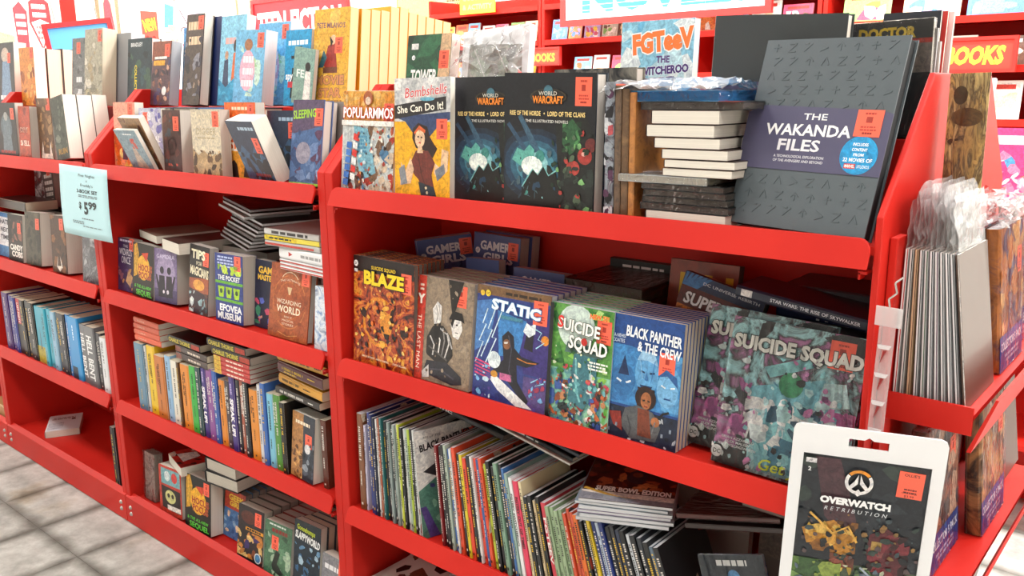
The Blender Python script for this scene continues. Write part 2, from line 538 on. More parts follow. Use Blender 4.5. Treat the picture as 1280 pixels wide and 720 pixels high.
def tile_mat():
    m, nt, b = new_mat('worn_floor_tile')
    tc = nt.nodes.new('ShaderNodeTexCoord')
    geo = nt.nodes.new('ShaderNodeNewGeometry')
    n1 = nt.nodes.new('ShaderNodeTexNoise'); n1.inputs['Scale'].default_value = 9; n1.inputs['Detail'].default_value = 8; n1.inputs['Roughness'].default_value = .7
    nt.links.new(geo.outputs['Position'], n1.inputs['Vector'])
    rp = nt.nodes.new('ShaderNodeValToRGB')
    e = rp.color_ramp.elements
    e[0].position = .3; e[0].color = (*lin('#979893'), 1); e[1].position = .66; e[1].color = (*lin('#cfd0ca'), 1)
    x = e.new(.48); x.color = (*lin('#b5b5af'), 1)
    nt.links.new(n1.outputs[0], rp.inputs[0])
    n2 = nt.nodes.new('ShaderNodeTexNoise'); n2.inputs['Scale'].default_value = 3.2; n2.inputs['Detail'].default_value = 5
    nt.links.new(geo.outputs['Position'], n2.inputs['Vector'])
    r2 = nt.nodes.new('ShaderNodeValToRGB')
    r2.color_ramp.elements[0].position = .6; r2.color_ramp.elements[0].color = (1, 1, 1, 1)
    r2.color_ramp.elements[1].position = .78; r2.color_ramp.elements[1].color = (*lin('#d4bf9c'), 1)
    nt.links.new(n2.outputs[0], r2.inputs[0])
    mx = nt.nodes.new('ShaderNodeMix'); mx.data_type = 'RGBA'; mx.blend_type = 'MULTIPLY'; mx.inputs[0].default_value = 1
    nt.links.new(rp.outputs[0], mx.inputs[6]); nt.links.new(r2.outputs[0], mx.inputs[7])
    # old glue and dirt that has crept out of the joints: distance to the tile's edge, roughened
    sx = nt.nodes.new('ShaderNodeSeparateXYZ'); nt.links.new(tc.outputs['Generated'], sx.inputs[0])
    def edge(out):
        a = nt.nodes.new('ShaderNodeMath'); a.operation = 'SUBTRACT'; a.inputs[1].default_value = .5; nt.links.new(out, a.inputs[0])
        c = nt.nodes.new('ShaderNodeMath'); c.operation = 'ABSOLUTE'; nt.links.new(a.outputs[0], c.inputs[0]); return c
    ex, ey = edge(sx.outputs[0]), edge(sx.outputs[1])
    mxx = nt.nodes.new('ShaderNodeMath'); mxx.operation = 'MAXIMUM'; nt.links.new(ex.outputs[0], mxx.inputs[0]); nt.links.new(ey.outputs[0], mxx.inputs[1])
    n3 = nt.nodes.new('ShaderNodeTexNoise'); n3.inputs['Scale'].default_value = 7; n3.inputs['Detail'].default_value = 4
    nt.links.new(geo.outputs['Position'], n3.inputs['Vector'])
    ad = nt.nodes.new('ShaderNodeMath'); ad.operation = 'MULTIPLY_ADD'; ad.inputs[1].default_value = .2
    nt.links.new(n3.outputs[0], ad.inputs[0]); nt.links.new(mxx.outputs[0], ad.inputs[2])
    r3 = nt.nodes.new('ShaderNodeValToRGB')
    r3.color_ramp.elements[0].position = .46; r3.color_ramp.elements[0].color = (1, 1, 1, 1)
    r3.color_ramp.elements[1].position = .60; r3.color_ramp.elements[1].color = (*lin('#9c9c97'), 1)
    nt.links.new(ad.outputs[0], r3.inputs[0])
    m2 = nt.nodes.new('ShaderNodeMix'); m2.data_type = 'RGBA'; m2.blend_type = 'MULTIPLY'; m2.inputs[0].default_value = 1
    nt.links.new(mx.outputs[2], m2.inputs[6]); nt.links.new(r3.outputs[0], m2.inputs[7])
    nt.links.new(m2.outputs[2], b.inputs['Base Color'])
    b.inputs['Roughness'].default_value = .5
    bp = nt.nodes.new('ShaderNodeBump'); bp.inputs['Strength'].default_value = .15; bp.inputs['Distance'].default_value = .003
    nt.links.new(n1.outputs[0], bp.inputs['Height']); nt.links.new(bp.outputs[0], b.inputs['Normal'])
    return m
X0, X1, Y0, Y1 = -8.0, 4.5, -4.5, 6.6
floor = MB().box(X0, X1, Y0, Y1, -0.12, -0.0012).build('floor', plain('#c0beb8', .6, 'floor_screed', vary=.15, bscale=6))
tag(floor, kind='structure')
tme = MB().box(0.0004, .3016, 0.0004, .3016, -.0012, 0).mesh('tile', tile_mat())
TS = .302
for i in range(-14, 3):
    for j in range(-1, 12):
        x, y = -3.35 + (i + 8) * TS, .42 + j * TS
        if not (-5.2 < x < .4): continue
        if y > 1.2 and y < 2.0 and x < -.5: continue      # under the island
        if y >= 2.0 and x < -1.6: continue                # hidden behind the island
        t = link('tile', tme, floor); t.location = (x, y, 0)

WHITE = plain('#f1efe9', .7, 'wall_paint', vary=.03, bscale=3)
tag(MB().box(X0, X1, 6.5, Y1, 0, CEIL_Z).build('wall_back', WHITE), kind='structure')
tag(MB().box(X0 - .1, X0, Y0, Y1, 0, CEIL_Z).build('wall_left', WHITE), kind='structure')
tag(MB().box(X0, X1, Y0 - .1, Y0, 0, CEIL_Z).build('wall_front', plain('#c4c1ba', .7, 'far_wall_paint')), kind='structure')
tag(MB().box(X1, X1 + .1, Y0, Y1, 0, CEIL_Z).build('wall_right', plain('#c4c1ba', .7, 'far_wall_paint')), kind='structure')
tag(MB().box(X0, X1, Y0, Y1, CEIL_Z, CEIL_Z + .1).build('ceiling', plain('#c2c0ba', .8, 'ceiling_board')), kind='structure')
housing = MB()
housing.box(-.68, .68, -.28, .28, -.02, 0); housing.box(-.68, -.655, -.28, .28, -.06, -.02); housing.box(.655, .68, -.28, .28, -.06, -.02)
housing.box(-.655, .655, -.28, -.255, -.06, -.02); housing.box(-.655, .655, .255, .28, -.06, -.02)
hme = housing.mesh('housing', plain('#e9e8e4', .5, 'lamp_housing'))
rows_ = {-2.6: 'behind the aisle', -.2: 'over the aisle', 2.6: 'past the island', 4.9: 'near the back wall'}
cols_ = {-7.5: 'first', -5.0: 'second', -2.5: 'third', 0.0: 'fourth', 2.5: 'fifth'}
for (lx, ly) in LAMPS:
    e = empty('ceiling_lamp', 'flat white ceiling lamp %s, %s from the left wall' % (rows_[ly], cols_[lx]), 'lamp', 'ceiling lamps', Matrix.Translation((lx, ly, CEIL_Z)))
    link('lamp_housing', hme, e)

# ------------------------------------------------------------------ the red island of shelving bays
YF = 1.25                      # front plane of the shelves
LIPZ = {1: 1.256, 2: .848, 3: .464}
SZ = {1: 1.244, 2: .836, 3: .452, 4: .093, 0: 1.43}   # surfaces the books stand on
PT = .028
PROF = [(YF, .012), (1.99, .012), (1.99, 1.287), (1.80, 1.487), (1.44, 1.487), (YF, 1.287)]
def bay(x0, x1, label, hooks=True, zd=1.43, pr=None):
    e = empty('shelving_bay', label, 'shelving', 'red shelving bays of the island', Matrix.Translation(((x0 + x1) / 2, YF, 0)))
    inv = Vector(((x0 + x1) / 2, YF, 0))
    class L(MB):
        def build(s, name, mat, parent=None, **k):
            s.v = [(a - inv.x, b - inv.y, c - inv.z) for a, b, c in s.v]
            return MB.build(s, name, mat, parent, **k)
    pr = pr or PT
    for a, c in ((x0, x0 + PT), (x1 - pr, x1)):
        L().prism(PROF, 'x', a, c).build('side_panel', RM, e, bevel=.0025)
    a, b = x0 + PT, x1 - pr
    L().box(a, b, 1.60, 1.612, .09, 1.235).build('back_panel', RM, e)
    L().box(a, b, 1.457, 1.469, 1.244, zd - .012).build('riser_panel', RM, e)
    dk = L().box(a, b, 1.457, 1.80, zd - .012, zd).build('top_deck', RM, e)
    for k in (1, 2, 3):
        z = SZ[k]
        sh = L().box(a, b, YF + .003, 1.60, z - .012, z).build('shelf', RM, e)
        r = .018
        z1 = LIPZ[k]; z0 = z1 - .042
        pts = [(a + .002, z0), (b - .002, z0)]
        for i in range(5): t = R(90 * i / 4); pts.append((b - .002 - r + r * math.cos(t), z1 - r + r * math.sin(t)))
        for i in range(5): t = R(90 + 90 * i / 4); pts.append((a + .002 + r + r * math.cos(t), z1 - r + r * math.sin(t)))
        lp = L().prism(pts[::-1], 'y', YF - .005, YF + .0005)
        lp.v = [(p_[0], p_[1] + .002 - (z1 - p_[2]) * .4, p_[2]) for p_ in lp.v]      # the lip slopes outwards
        lp.build('shelf_lip', RM, sh, bevel=.001)
        if hooks:
            for hx in (a + .006, b - .018):
                L().box(hx, hx + .012, YF - .003, YF + .02, z0 - .010, z0 - .006).box(hx, hx + .003, YF - .003, YF + .02, z0 - .018, z0 - .008).build('bracket_hook', RM, sh)
    for z in (1.244, .836, .452, .093): L().box(a, b, 1.612, 1.985, z - .012, z).build('far_shelf', RM, e)
    bd = L().box(a, b, YF + .004, 1.60, .081, .093).build('base_deck', RM, e)
    kp = L().prism([(YF - .006, .004), (YF, .004), (YF, .095), (YF + .012, .105), (YF + .012, .112), (YF - .006, .100)][::-1], 'x', x0 + .002, x1 - .002).build('kick_plate', RM, e)
    for bx in (x0 + .035, x1 - .035):
        for bz in (.042, .066):
            s = L(); n = 8
            s.v = [(bx, YF - .013, bz)]
            for i in range(n):
                t = 2 * math.pi * i / n; s.v.append((bx + .0055 * math.cos(t), YF - .0105, bz + .0055 * math.sin(t)))
            for i in range(n):
                t = 2 * math.pi * i / n; s.v.append((bx + .008 * math.cos(t), YF - .006, bz + .008 * math.sin(t)))
            s.f = [(0, 1 + (i + 1) % n, 1 + i) for i in range(n)] + [(1 + i, 1 + (i + 1) % n, 9 + (i + 1) % n, 9 + i) for i in range(n)]
            s.build('bolt', STEEL, kp, smooth=True)
    return e
XE, XAB, XBC, XCD = -.382, -1.635, -2.85, -3.905
BA = bay(XAB, XE, 'red shelving bay of graphic novels and comics, nearest, beside the pocket rack', zd=1.385, pr=.010)
BB = bay(XBC, XAB, 'red middle shelving bay of paperbacks between two sloped dividers')
BC = bay(XCD, XBC, 'red shelving bay with an almost empty bottom shelf, left of the price sheet')
BD = bay(XCD - 1.1, XCD, 'red shelving bay cut off by the left edge of the picture')
# ------------------------------------------------------------------ nearest bay, top shelf
def pm(c, rough=.4, coat=.15): return plain(c, rough, 'book_cloth', 0, coat)
G1 = 'face-out books on the top shelf'
YB = YF + .022

# bright gaming comic book in a clear bag
b = Book('graphic_novel', 'orange and pale blue cartoon book in clear film, left end of the near top shelf', .176, .223, .022, pm('#e9a24a'), 'white', True, G1)
def f(p):
    p.rect(0, .86, 1, 1, '#f0b352'); p.blobs(['#f4c878', '#e89a3a'], 14, (0, .84, 1, 1), (.05, .12), 3)
    p.rect(0, 0, 1, .66, '#dfe6e6'); p.blobs(['#8a6a52', '#c9402e', '#e7d2b8', '#5d8fb8', '#b9512f', '#efe3d2'], 46, (.35, 0, 1, .66), (.05, .14), 5)
    p.poly([(.22, .66), (.5, .63), (.68, .2), (.5, .14), (.36, .2)], '#8fcbe0'); p.bars(.3, .5, .55, .02, '#4d93b8', 5)
    p.blobs(['#7a4a3a', '#a8372a', '#3d2a24'], 16, (.1, 0, .55, .2), (.04, .1), 9)
    p.spark(['#8a6a52', '#c9402e', '#f4ece0', '#5d8fb8', '#3d2a24', '#e7a25a'], 70, (.3, 0, 1, .64), 4); p.spark(['#4d93b8', '#cfe8f0', '#6ab0d0'], 16, (.25, .2, .6, .62), 8)
    p.text('POPULARMMOS', .5, .79, .105, '#ffffff', w=.96, wt=.02, out='#c4342c', outw=.05)
    p.circ(.5, .93, .09, '#a85a32'); p.circ(.5, .905, .05, '#f2d8c0'); p.rect(0, .66, 1, .71, '#f7f2ea')
    
    for i in range(6): p.poly([(.05 + i * .012, .06 + i * .075), (.15 + i * .012, .05 + i * .075), (.16 + i * .012, .115 + i * .075), (.06 + i * .012, .12 + i * .075)], '#3f78c8'); p.poly([(.19 + i * .01, .12 + i * .08), (.28 + i * .01, .1 + i * .08), (.29 + i * .01, .165 + i * .08), (.2 + i * .01, .185 + i * .08)], '#d8342e' if i % 2 else '#f4f4f2')
b.front(f); b.sticker(.88, .79); b.wrap(film_mat(gloss=.12, rough=.1, bump=.4))
b.face(-1.603, YB, SZ[1], 0, 5.5, .6)

b = Book('graphic_novel', 'yellow and grey comic collection with a red script title and a pin-up figure', .165, .25, .014, pm('#cfcdca'), 'white', False, G1)
def f(p):
    p.rect(0, 0, 1, .64, '#f2b21c'); p.rect(0, .64, 1, 1, '#c9cccd'); p.blobs(['#dfe1e1', '#b6babb'], 12, (0, .7, 1, 1), (.08, .2), 2)
    p.poly([(.2, .64), (.35, .54), (.5, .6), (.65, .52), (.82, .62), (1, .66), (1, .72), (0, .68)], '#34466e')
    p.poly([(0, .66), (.93, .74), (.93, .845), (0, .775)], '#2c2a2c'); p.text('She Can Do It!', .47, .757, .062, '#fbf3e2', w=.84, rot=4, wt=.015)
    p.text('Bombshells', .57, .895, .085, '#c8303a', w=.76, shear=.2, rot=4, wt=.005, out='#f5e9e6', outw=.03)
    p.ell(.6, .825, .13, .016, '#6ab0c8')
    p.poly([(.34, .58), (.44, .63), (.6, .6), (.66, .5), (.78, .42), (.7, .34), (.56, .4), (.4, .42), (.33, .5)], '#2b1a16')
    p.ell(.47, .5, .09, .075, '#efc9a4'); p.poly([(.36, .55), (.46, .61), (.57, .57), (.56, .545), (.45, .575), (.37, .53)], '#d8622c')
    p.poly([(.3, .3), (.4, .4), (.62, .4), (.74, .3), (.68, .2), (.72, .1), (.56, .04), (.44, .16), (.36, .2)], '#6e2f26')
    p.poly([(.3, .34), (.2, .22), (.12, .3), (.1, .1), (.3, .12), (.36, .24)], '#eac29c'); p.poly([(.08, .24), (.18, .28), (.24, .12), (.12, .1)], '#8a8f96')
    p.poly([(.74, .3), (.84, .26), (.86, .42), (.98, .4), (.96, .24), (.8, .16), (.72, .22)], '#eac29c'); p.poly([(.74, .24), (.9, .3), (.92, .22), (.78, .15)], '#7d828a')
    p.poly([(.44, .14), (.72, .1), (.78, 0), (.5, 0)], '#25303c'); p.circ(.58, .09, .02, '#e6d8b0'); p.circ(.6, .05, .02, '#e6d8b0')
    p.rect(0, .9, .12, .97, '#efefec')
    p.ell(.44, .515, .016, .008, '#2a1a16'); p.ell(.5, .51, .016, .008, '#2a1a16'); p.stroke([(.45, .465), (.49, .463)], .016, '#b8282c'); p.poly([(.44, .43), (.51, .43), (.53, .38), (.42, .38)], '#eac29c'); p.stroke([(.66, .5), (.74, .42), (.7, .35)], .02, '#3d2820'); p.stroke([(.44, .36), (.5, .2), (.58, .1)], .012, '#4a1d18'); p.stroke([(.58, .38), (.6, .22)], .012, '#8a4034')
b.front(f); b.sticker(.86, .58)
b.face(-1.418, YB, SZ[1], .6, 3, -.5)

orc_m = art_mat(['#0b0e14', '#10151e', '#1b2836', '#141a22'], 9, 3)
def orc(p):
    p.rect(0, 0, 1, 1, '#14181f')
    for k, c in enumerate(('#1b2a3c', '#22405a', '#2f6078', '#4d90a4', '#8fcdd2', '#d6f2ee')):
        s = 1 - k * .16
        p.ell(.36, .33, .42 * s, .27 * s, c)
    p.poly([(.16, .68), (.2, .7), (.42, .44), (.36, .42)], '#3a5c74'); p.poly([(.03, .62), (.06, .64), (.3, .42), (.26, .4)], '#31506a')
    p.poly([(.58, .7), (.72, .76), (.9, .7), (1, .56), (1, 0), (.5, 0), (.62, .26)], '#1a1d1c')
    p.poly([(.66, .62), (.76, .68), (.86, .6), (.84, .48), (.74, .42), (.66, .5)], '#2f5c3a'); p.blobs(['#4b8a52', '#23452c', '#78b070', '#16301f'], 16, (.66, .44, .86, .66), (.03, .06), 4)
    p.ell(.9, .42, .075, .06, '#a83a34'); p.ell(.78, .33, .07, .055, '#b0443c'); p.ell(.96, .5, .06, .05, '#6a2a28'); p.ell(.89, .435, .025, .016, '#e8b0a4')
    p.blobs(['#2a3430', '#3a463c', '#50644e', '#1d2422'], 26, (.5, .02, 1, .34), (.04, .1), 6)
    p.poly([(.1, .36), (.16, .45), (.24, .43), (.3, .48), (.36, .44), (.34, .36), (.22, .31)], '#5fb0a4'); p.circ(.42, .4, .05, '#3f8c84'); p.ell(.33, .32, .12, .075, '#eefcf6')
    p.poly([(.22, .16), (.34, .3), (.4, .26), (.46, .33), (.52, .26), (.6, .3), (.62, .2), (.7, .12), (.6, 0), (.2, 0)], '#121414')
    p.stroke([(.22, .16), (.34, .3), (.4, .26), (.46, .33), (.52, .26), (.6, .3)], .012, '#7fc2c2')
    p.blobs(['#46606a', '#35505c'], 10, (.08, .04, .4, .2), (.02, .06), 8, .3)
    p.ell(.5, .83, .2, .058, '#3b3428'); p.ell(.5, .83, .18, .05, '#1a1814'); p.circ(.5, .87, .05, '#3f6f80')
    p.spark(['#8fcdd2', '#46606a', '#22405a', '#3f8c84'], 18, (.05, .05, .6, .5), 3); p.spark(['#78b070', '#1d2422', '#50644e', '#a83a34', '#16301f'], 30, (.55, .02, 1, .62), 5)
    p.text('WORLD', .5, .855, .03, '#cfc9bb', w=.2, wt=.01); p.text('WARCRAFT', .5, .81, .052, '#f08a2a', w=.33, wt=.03, out='#5a2a10', outw=.03)
    p.text('RISE OF THE HORDE', .25, .71, .034, '#f4d68a', w=.35, wt=.02); p.circ(.465, .71, .008, '#f4d68a'); p.text('LORD OF THE CLANS', .7, .71, .034, '#f4d68a', w=.4, wt=.02)
    p.text('THE ILLUSTRATED NOVELS', .49, .655, .021, '#d8d6cf', w=.47, wt=.01)
b = Book('hardcover_book', 'black fantasy hardcover with blue glowing hand, half hidden behind its twin', .212, .25, .03, orc_m, 'grey', True, G1)
b.front(orc); b.face(-1.276, 1.312, SZ[1], -.3, .6, 0)
b = Book('hardcover_book', 'black fantasy hardcover with blue glowing hand and orange price tag, in front of its twin', .213, .251, .034, orc_m, 'grey', True, G1)
b.front(orc); b.sticker(.87, .87, w=.036, h=.05); b.face(-1.104, YB, SZ[1], -.4, .3, 1.2)
b = Book('hardcover_book', 'dark hardcover with pale picture strip peeking above the fantasy hardcovers', .192, .262, .03, art_mat(['#15171a', '#2a2c30', '#8a857a', '#3a3c40'], 16, 5), 'grey', True, G1)
b.face(-1.07, 1.385, SZ[1], 0, 0, 0)

# thin art books on edge beside the stack
cols = [('#2a1b34', ['#1a1a24', '#54304e', '#8d949c', '#2a2030', '#b8b0b8']), ('#3a2f28', ['#3a2f28', '#6a5442', '#2c2420']), ('#7a5a3c', ['#7a5a3c', '#59412c', '#8a6a48']), ('#a3642e', ['#8f5a30', '#b97a3e', '#6a4426'])]
x = -.872
for i, (c, pal) in enumerate(cols):
    t = (.019, .013, .014, .012)[i]
    nb = Book('graphic_novel', ['glossy black and violet picture book on edge beside the dark fantasy hardcover', 'dark brown thin book on edge, second beside the fantasy hardcover', 'brown thin book on edge, third beside the fantasy hardcover', 'orange-brown thin book on edge touching the stack with the blue top'][i],
             .165, .235 - .006 * i, t, art_mat(pal, 26, 7 + i), 'dark', False, 'thin books on edge by the stack')
    nb.spine_out(x, YB + .004, SZ[1], 0, 0)
    if i == 0: nb.spine(lambda p: p.blobs(['#8f98a2', '#c8ccd2', '#54304e', '#1a1a20', '#b04a52'], 30, (0, 0, 1, 1), (.02, .05), 5, 2)); sticker(nb.o, .12, .9, .165, .235, w=.03, h=.04)
    x += t + .0015

# stack of books with page edges out, a blue wrapped book on top
zz = SZ[1]
stack = [  # x0, x1, thickness, kind
    (-.782, -.632, .021, 'white', '#3a3a3e', 'pale-paged paperback at the very bottom of the near stack'),
    (-.792, -.628, .011, 'dark', '#17181b', 'black wrapped magazine, lowest of the black ones in the near stack'),
    (-.790, -.634, .010, 'dark', '#1d1d20', 'black wrapped magazine, second of the black ones in the near stack'),
    (-.786, -.634, .010, 'dark', '#141518', 'black wrapped magazine, third of the black ones in the near stack'),
    (-.790, -.638, .009, 'dark', '#202226', 'black wrapped magazine, top of the black ones in the near stack'),
    (-.838, -.668, .012, 'white', '#c9cccc', 'white-edged wrapped book jutting left from the near stack'),
    (-.752, -.624, .013, 'white', '#4a2a24', 'white-paged paperback just above the jutting wrapped book'),
    (-.748, -.620, .013, 'white', '#33211f', 'white-paged paperback, second above the jutting wrapped book'),
    (-.754, -.634, .016, 'white', '#3b2522', 'pale-paged paperback, third above the jutting wrapped book'),
    (-.770, -.650, .017, 'white', '#46302c', 'pale-paged paperback, fourth above the jutting wrapped book'),
    (-.786, -.658, .020, 'white', '#2d1d1b', 'thick pale-paged paperback, fifth above the jutting wrapped book'),
    (-.776, -.650, .022, 'white', '#40201c', 'thick pale-paged paperback, top of the pale ones in the near stack'),
    (-.797, -.610, .012, 'dark', '#26272a', 'dark wrapped magazine under the blue book on the near stack'),
    (-.862, -.652, .017, 'blue', '#2a7fc0', 'blue picture book in crinkled clear film on top of the near stack'),
]
for i, (x0, x1, t, pg, c, lb) in enumerate(stack):
    wr = i in (1, 2, 3, 4, 5, 12, 13)
    nb = Book('paperback_book' if not wr else 'graphic_novel', lb, x1 - x0, .118, t, pm(c) if i != 13 else art_mat(['#2a7fc0', '#58a8dc', '#cfe4f0'], 12, 2), pg, False, 'stack of books on the near top shelf')
    yaw = rnd.uniform(-1.5, 1.5) if i not in (13,) else -4
    nb.lying(x0, YB - .002, zz + .0006, yaw, 'bottom')
    if wr: nb.wrap(film_mat(gloss=.3, rough=.1, bump=.9, bscale=60), .0006)
    if i == 13: crumple('loose_film', x1 - x0 + .02, .14, .012, .0045, 14, film_mat('plastic_bag', .34, .12, .35, 30, (1, 1, 1), .2), nb.o, 14, (-.015, -.004, -.015))
    if i == 12: sticker(nb.o, .85, .12, x1 - x0, .118)
    zz += t + .0012
# grey embossed guide with purple belly band
W_, H_, T_ = .236, .298, .026
b = Book('hardcover_book', 'large grey embossed hardcover with a purple band, leaning back by the end panel', W_, H_, T_, plain('#525b60', .55, 'grey_cloth', 0, .05, .15, 900), 'black', True)
g = MB()
r = random.Random(4)
shapes = [[(-1, -1, 1, 1), (-1, 1, 0, 1)], [(0, -1, 0, 1), (-1, .2, 1, .2)], [(-1, 1, 1, 1), (1, 1, -1, -1), (-1, -1, 1, -1)], [(-1, 0, 0, 1), (0, 1, 1, 0), (0, 1, 0, -1)], [(-1, -1, 0, 1), (0, 1, 1, -1)], [(-1, 1, 1, -.2), (1, -.2, -1, -1)]]
for row in range(9):
    for k in range(8):
        cx = W_ * (.1 + .115 * k + (.03 if row % 2 else 0)); cz = H_ * (.955 - .075 * row)
        if row > 5: cz = H_ * (.25 - .08 * (row - 6))
        if cx > W_ * .97: continue
        for (a, b_, c, d) in r.choice(shapes):
            s = .0062
            p0 = Vector((cx + a * s, cz + b_ * s)); p1 = Vector((cx + c * s, cz + d * s)); dv = (p1 - p0); n = Vector((-dv.y, dv.x)).normalized() * .0009
            q = [p0 + n, p0 - n, p1 - n, p1 + n]
            g.prism([(v.x, v.y) for v in q], 'y', -.0009, .0003)
g.build('embossed_pattern', plain('#525b60', .5, 'grey_cloth_raised', 0, .05), b.o)['kind'] = 'stuff'
vb0, vb1 = .305, .645
bd = MB().prism([(-.0012, vb0 * H_), (W_ + .0012, vb0 * H_), (W_ + .0012, (vb1 - .03) * H_), (W_ * .93, vb1 * H_ - .004), (W_ * .12, vb1 * H_), (-.0012, (vb1 - .04) * H_)][::-1], 'y', -.0014, -.0004)
bd.box(-.0014, -.0004, 0, T_, vb0 * H_, (vb1 - .04) * H_)
bd.build('belly_band', plain('#4d4a66', .45, 'purple_band', 0, .1), b.o)
def f(p):
    p.text('THE', .5, .59, .034, '#f2f1f0', w=.17, wt=.012); p.text('WAKANDA', .46, .52, .06, '#f2f1f0', w=.6, wt=.025); p.text('FILES', .42, .44, .06, '#e4e2e6', w=.31, wt=.025)
    p.text('A TECHNOLOGICAL EXPLORATION', .44, .378, .014, '#e0dfe4', w=.36, wt=.01); p.text('OF THE AVENGERS AND BEYOND', .44, .355, .014, '#e0dfe4', w=.36, wt=.01)
p = Print(W_, H_); f(p); p.build('band_lettering', b.o, lambda a, c, l: (a, -.0016 - l, c))
p = Print(W_, H_); p.circ(.845, .405, .122, '#1d9ad6', 28)
for k, (t, c) in enumerate((('INCLUDES', '#fff'), ('CONTENT', '#fff'), ('FROM', '#fff'), ('22 MOVIES OF', '#fff'))):
    p.text(t, .845, .46 - k * .026, .015 if k < 3 else .019, c, w=(.1, .1, .07, .19)[k], wt=.02)
p.rect(.765, .337, .84, .362, '#d8302c'); p.text('MARVEL', .8025, .35, .016, '#fff', w=.066, wt=.02); p.text('STUDIOS', .89, .35, .016, '#fff', w=.08)
p.build('round_sticker', b.o, lambda a, c, l: (a, -.0018 - l, c))
b.sticker(.865, .565, w=.04, h=.04, y=-.0015)
b.face(-.643, 1.293, SZ[1], -8, 16.4, 1.0)
nb = Book('paperback_book', 'grey-paged book lying flat behind the near stack', .26, .05, .036, pm('#3a3230'), 'grey', False); nb.lying(-.80, 1.40, SZ[1], 0, 'bottom')
b = Book('hardcover_book', 'big black hardcover with a purple band standing behind the near stack', .23, H_, .028, plain('#33383a', .4, 'black_cloth', 0, .1), 'white', True)
MB().box(-.001, W_ + .001, -.0014, -.0002, .09, .19).build('belly_band', plain('#4d4a66', .45, 'purple_band', 0, .1), b.o)
p = Print(W_, H_); p.text('THE', .56, .585, .032, '#f2f1f0', w=.17, wt=.012); p.build('band_lettering', b.o, lambda a, c, l: (a, -.0018 - l, c))
b.face(-.752, 1.41, SZ[1] + .037, 0, 0, 2.5)
# ------------------------------------------------------------------ nearest bay, second shelf: face-out graphic novels with copies behind
def copies(n, label, W, H, T, mat, pages, x, y, z, yaw, lean, roll, group, start=1, name='graphic_novel', dx=0.0, hard=False):
    M = rotm(yaw, lean, roll)
    step = M @ Vector((0, T + .0012, 0))
    for i in range(start, start + n):
        nb = Book(name, label % nth(i), W, H, T, mat, pages, hard, group)
        mz = min(c.z for c in nb.corners(M))
        hs = math.hypot(step.x, step.y)
        nb._M4(M, Vector((x + step.x * i / max(.2, math.cos(R(lean))) + dx * i, y + (T + .0012) / max(.2, math.cos(R(lean))) * i, z - mz + .0006)))
G2 = 'face-out graphic novels on the second shelf'
fire = art_mat(['#120403', '#3a0d07', '#86240c', '#c2541a', '#dc9432', '#5a150a'], 24, 1, warp=2.5)
b = Book('graphic_novel', 'fiery orange graphic novel with a yellow title, leftmost on the second shelf', .212, .256, .012, fire, 'dark', False, G2)
def f(p):
    p.rect(0, .86, 1, 1, '#1a0c0a')
    p.ring(.45, .42, .24, .28, '#e08a24', 40, 300); p.ell(.56, .42, .1, .13, '#e0902c'); p.blobs(['#f0b040', '#a8401a', '#7a2410', '#2a0d08'], 40, (.08, .08, .95, .62), (.02, .08), 3)
    p.poly([(.52, .33), (.62, .33), (.6, .28), (.55, .28)], '#1a0806'); p.poly([(.66, .33), (.74, .33), (.72, .28), (.68, .28)], '#1a0806')
    p.spark(['#f0b040', '#e0701a', '#2a0d08', '#7a2410', '#f6d070'], 90, (.04, .06, .96, .78), 4)
    p.text('SUICIDE SQUAD', .52, .915, .032, '#e8c41a', w=.4, wt=.02); p.text('BLAZE', .52, .82, .12, '#f0cc18', w=.66, wt=.05, out='#1a0c08', outw=.04)
    p.circ(.06, .93, .035, '#e6e6e6'); p.text('DC', .06, .93, .025, '#16181c', w=.045, wt=.02); p.rect(.03, .85, .09, .88, '#d8d8d8')
    for u in (.28, .52, .8): p.text({.28: 'SIMON SPURRIER', .52: 'AARON CAMPBELL', .8: 'JORDIE BELLAIRE'}[u], u, .075, .018, '#f2e2c4', w=.22, wt=.01)
b.front(f); b.sticker(.88, .82, w=.034, h=.046); b.face(-1.59, YB, SZ[2], -1, 3.5, .3)
copies(6, 'copy of the fiery orange graphic novel, %s behind the front one', .212, .256, .012, fire, 'dark', -1.59, YB, SZ[2], -1, 3.5, .3, 'copies of the fiery graphic novel')

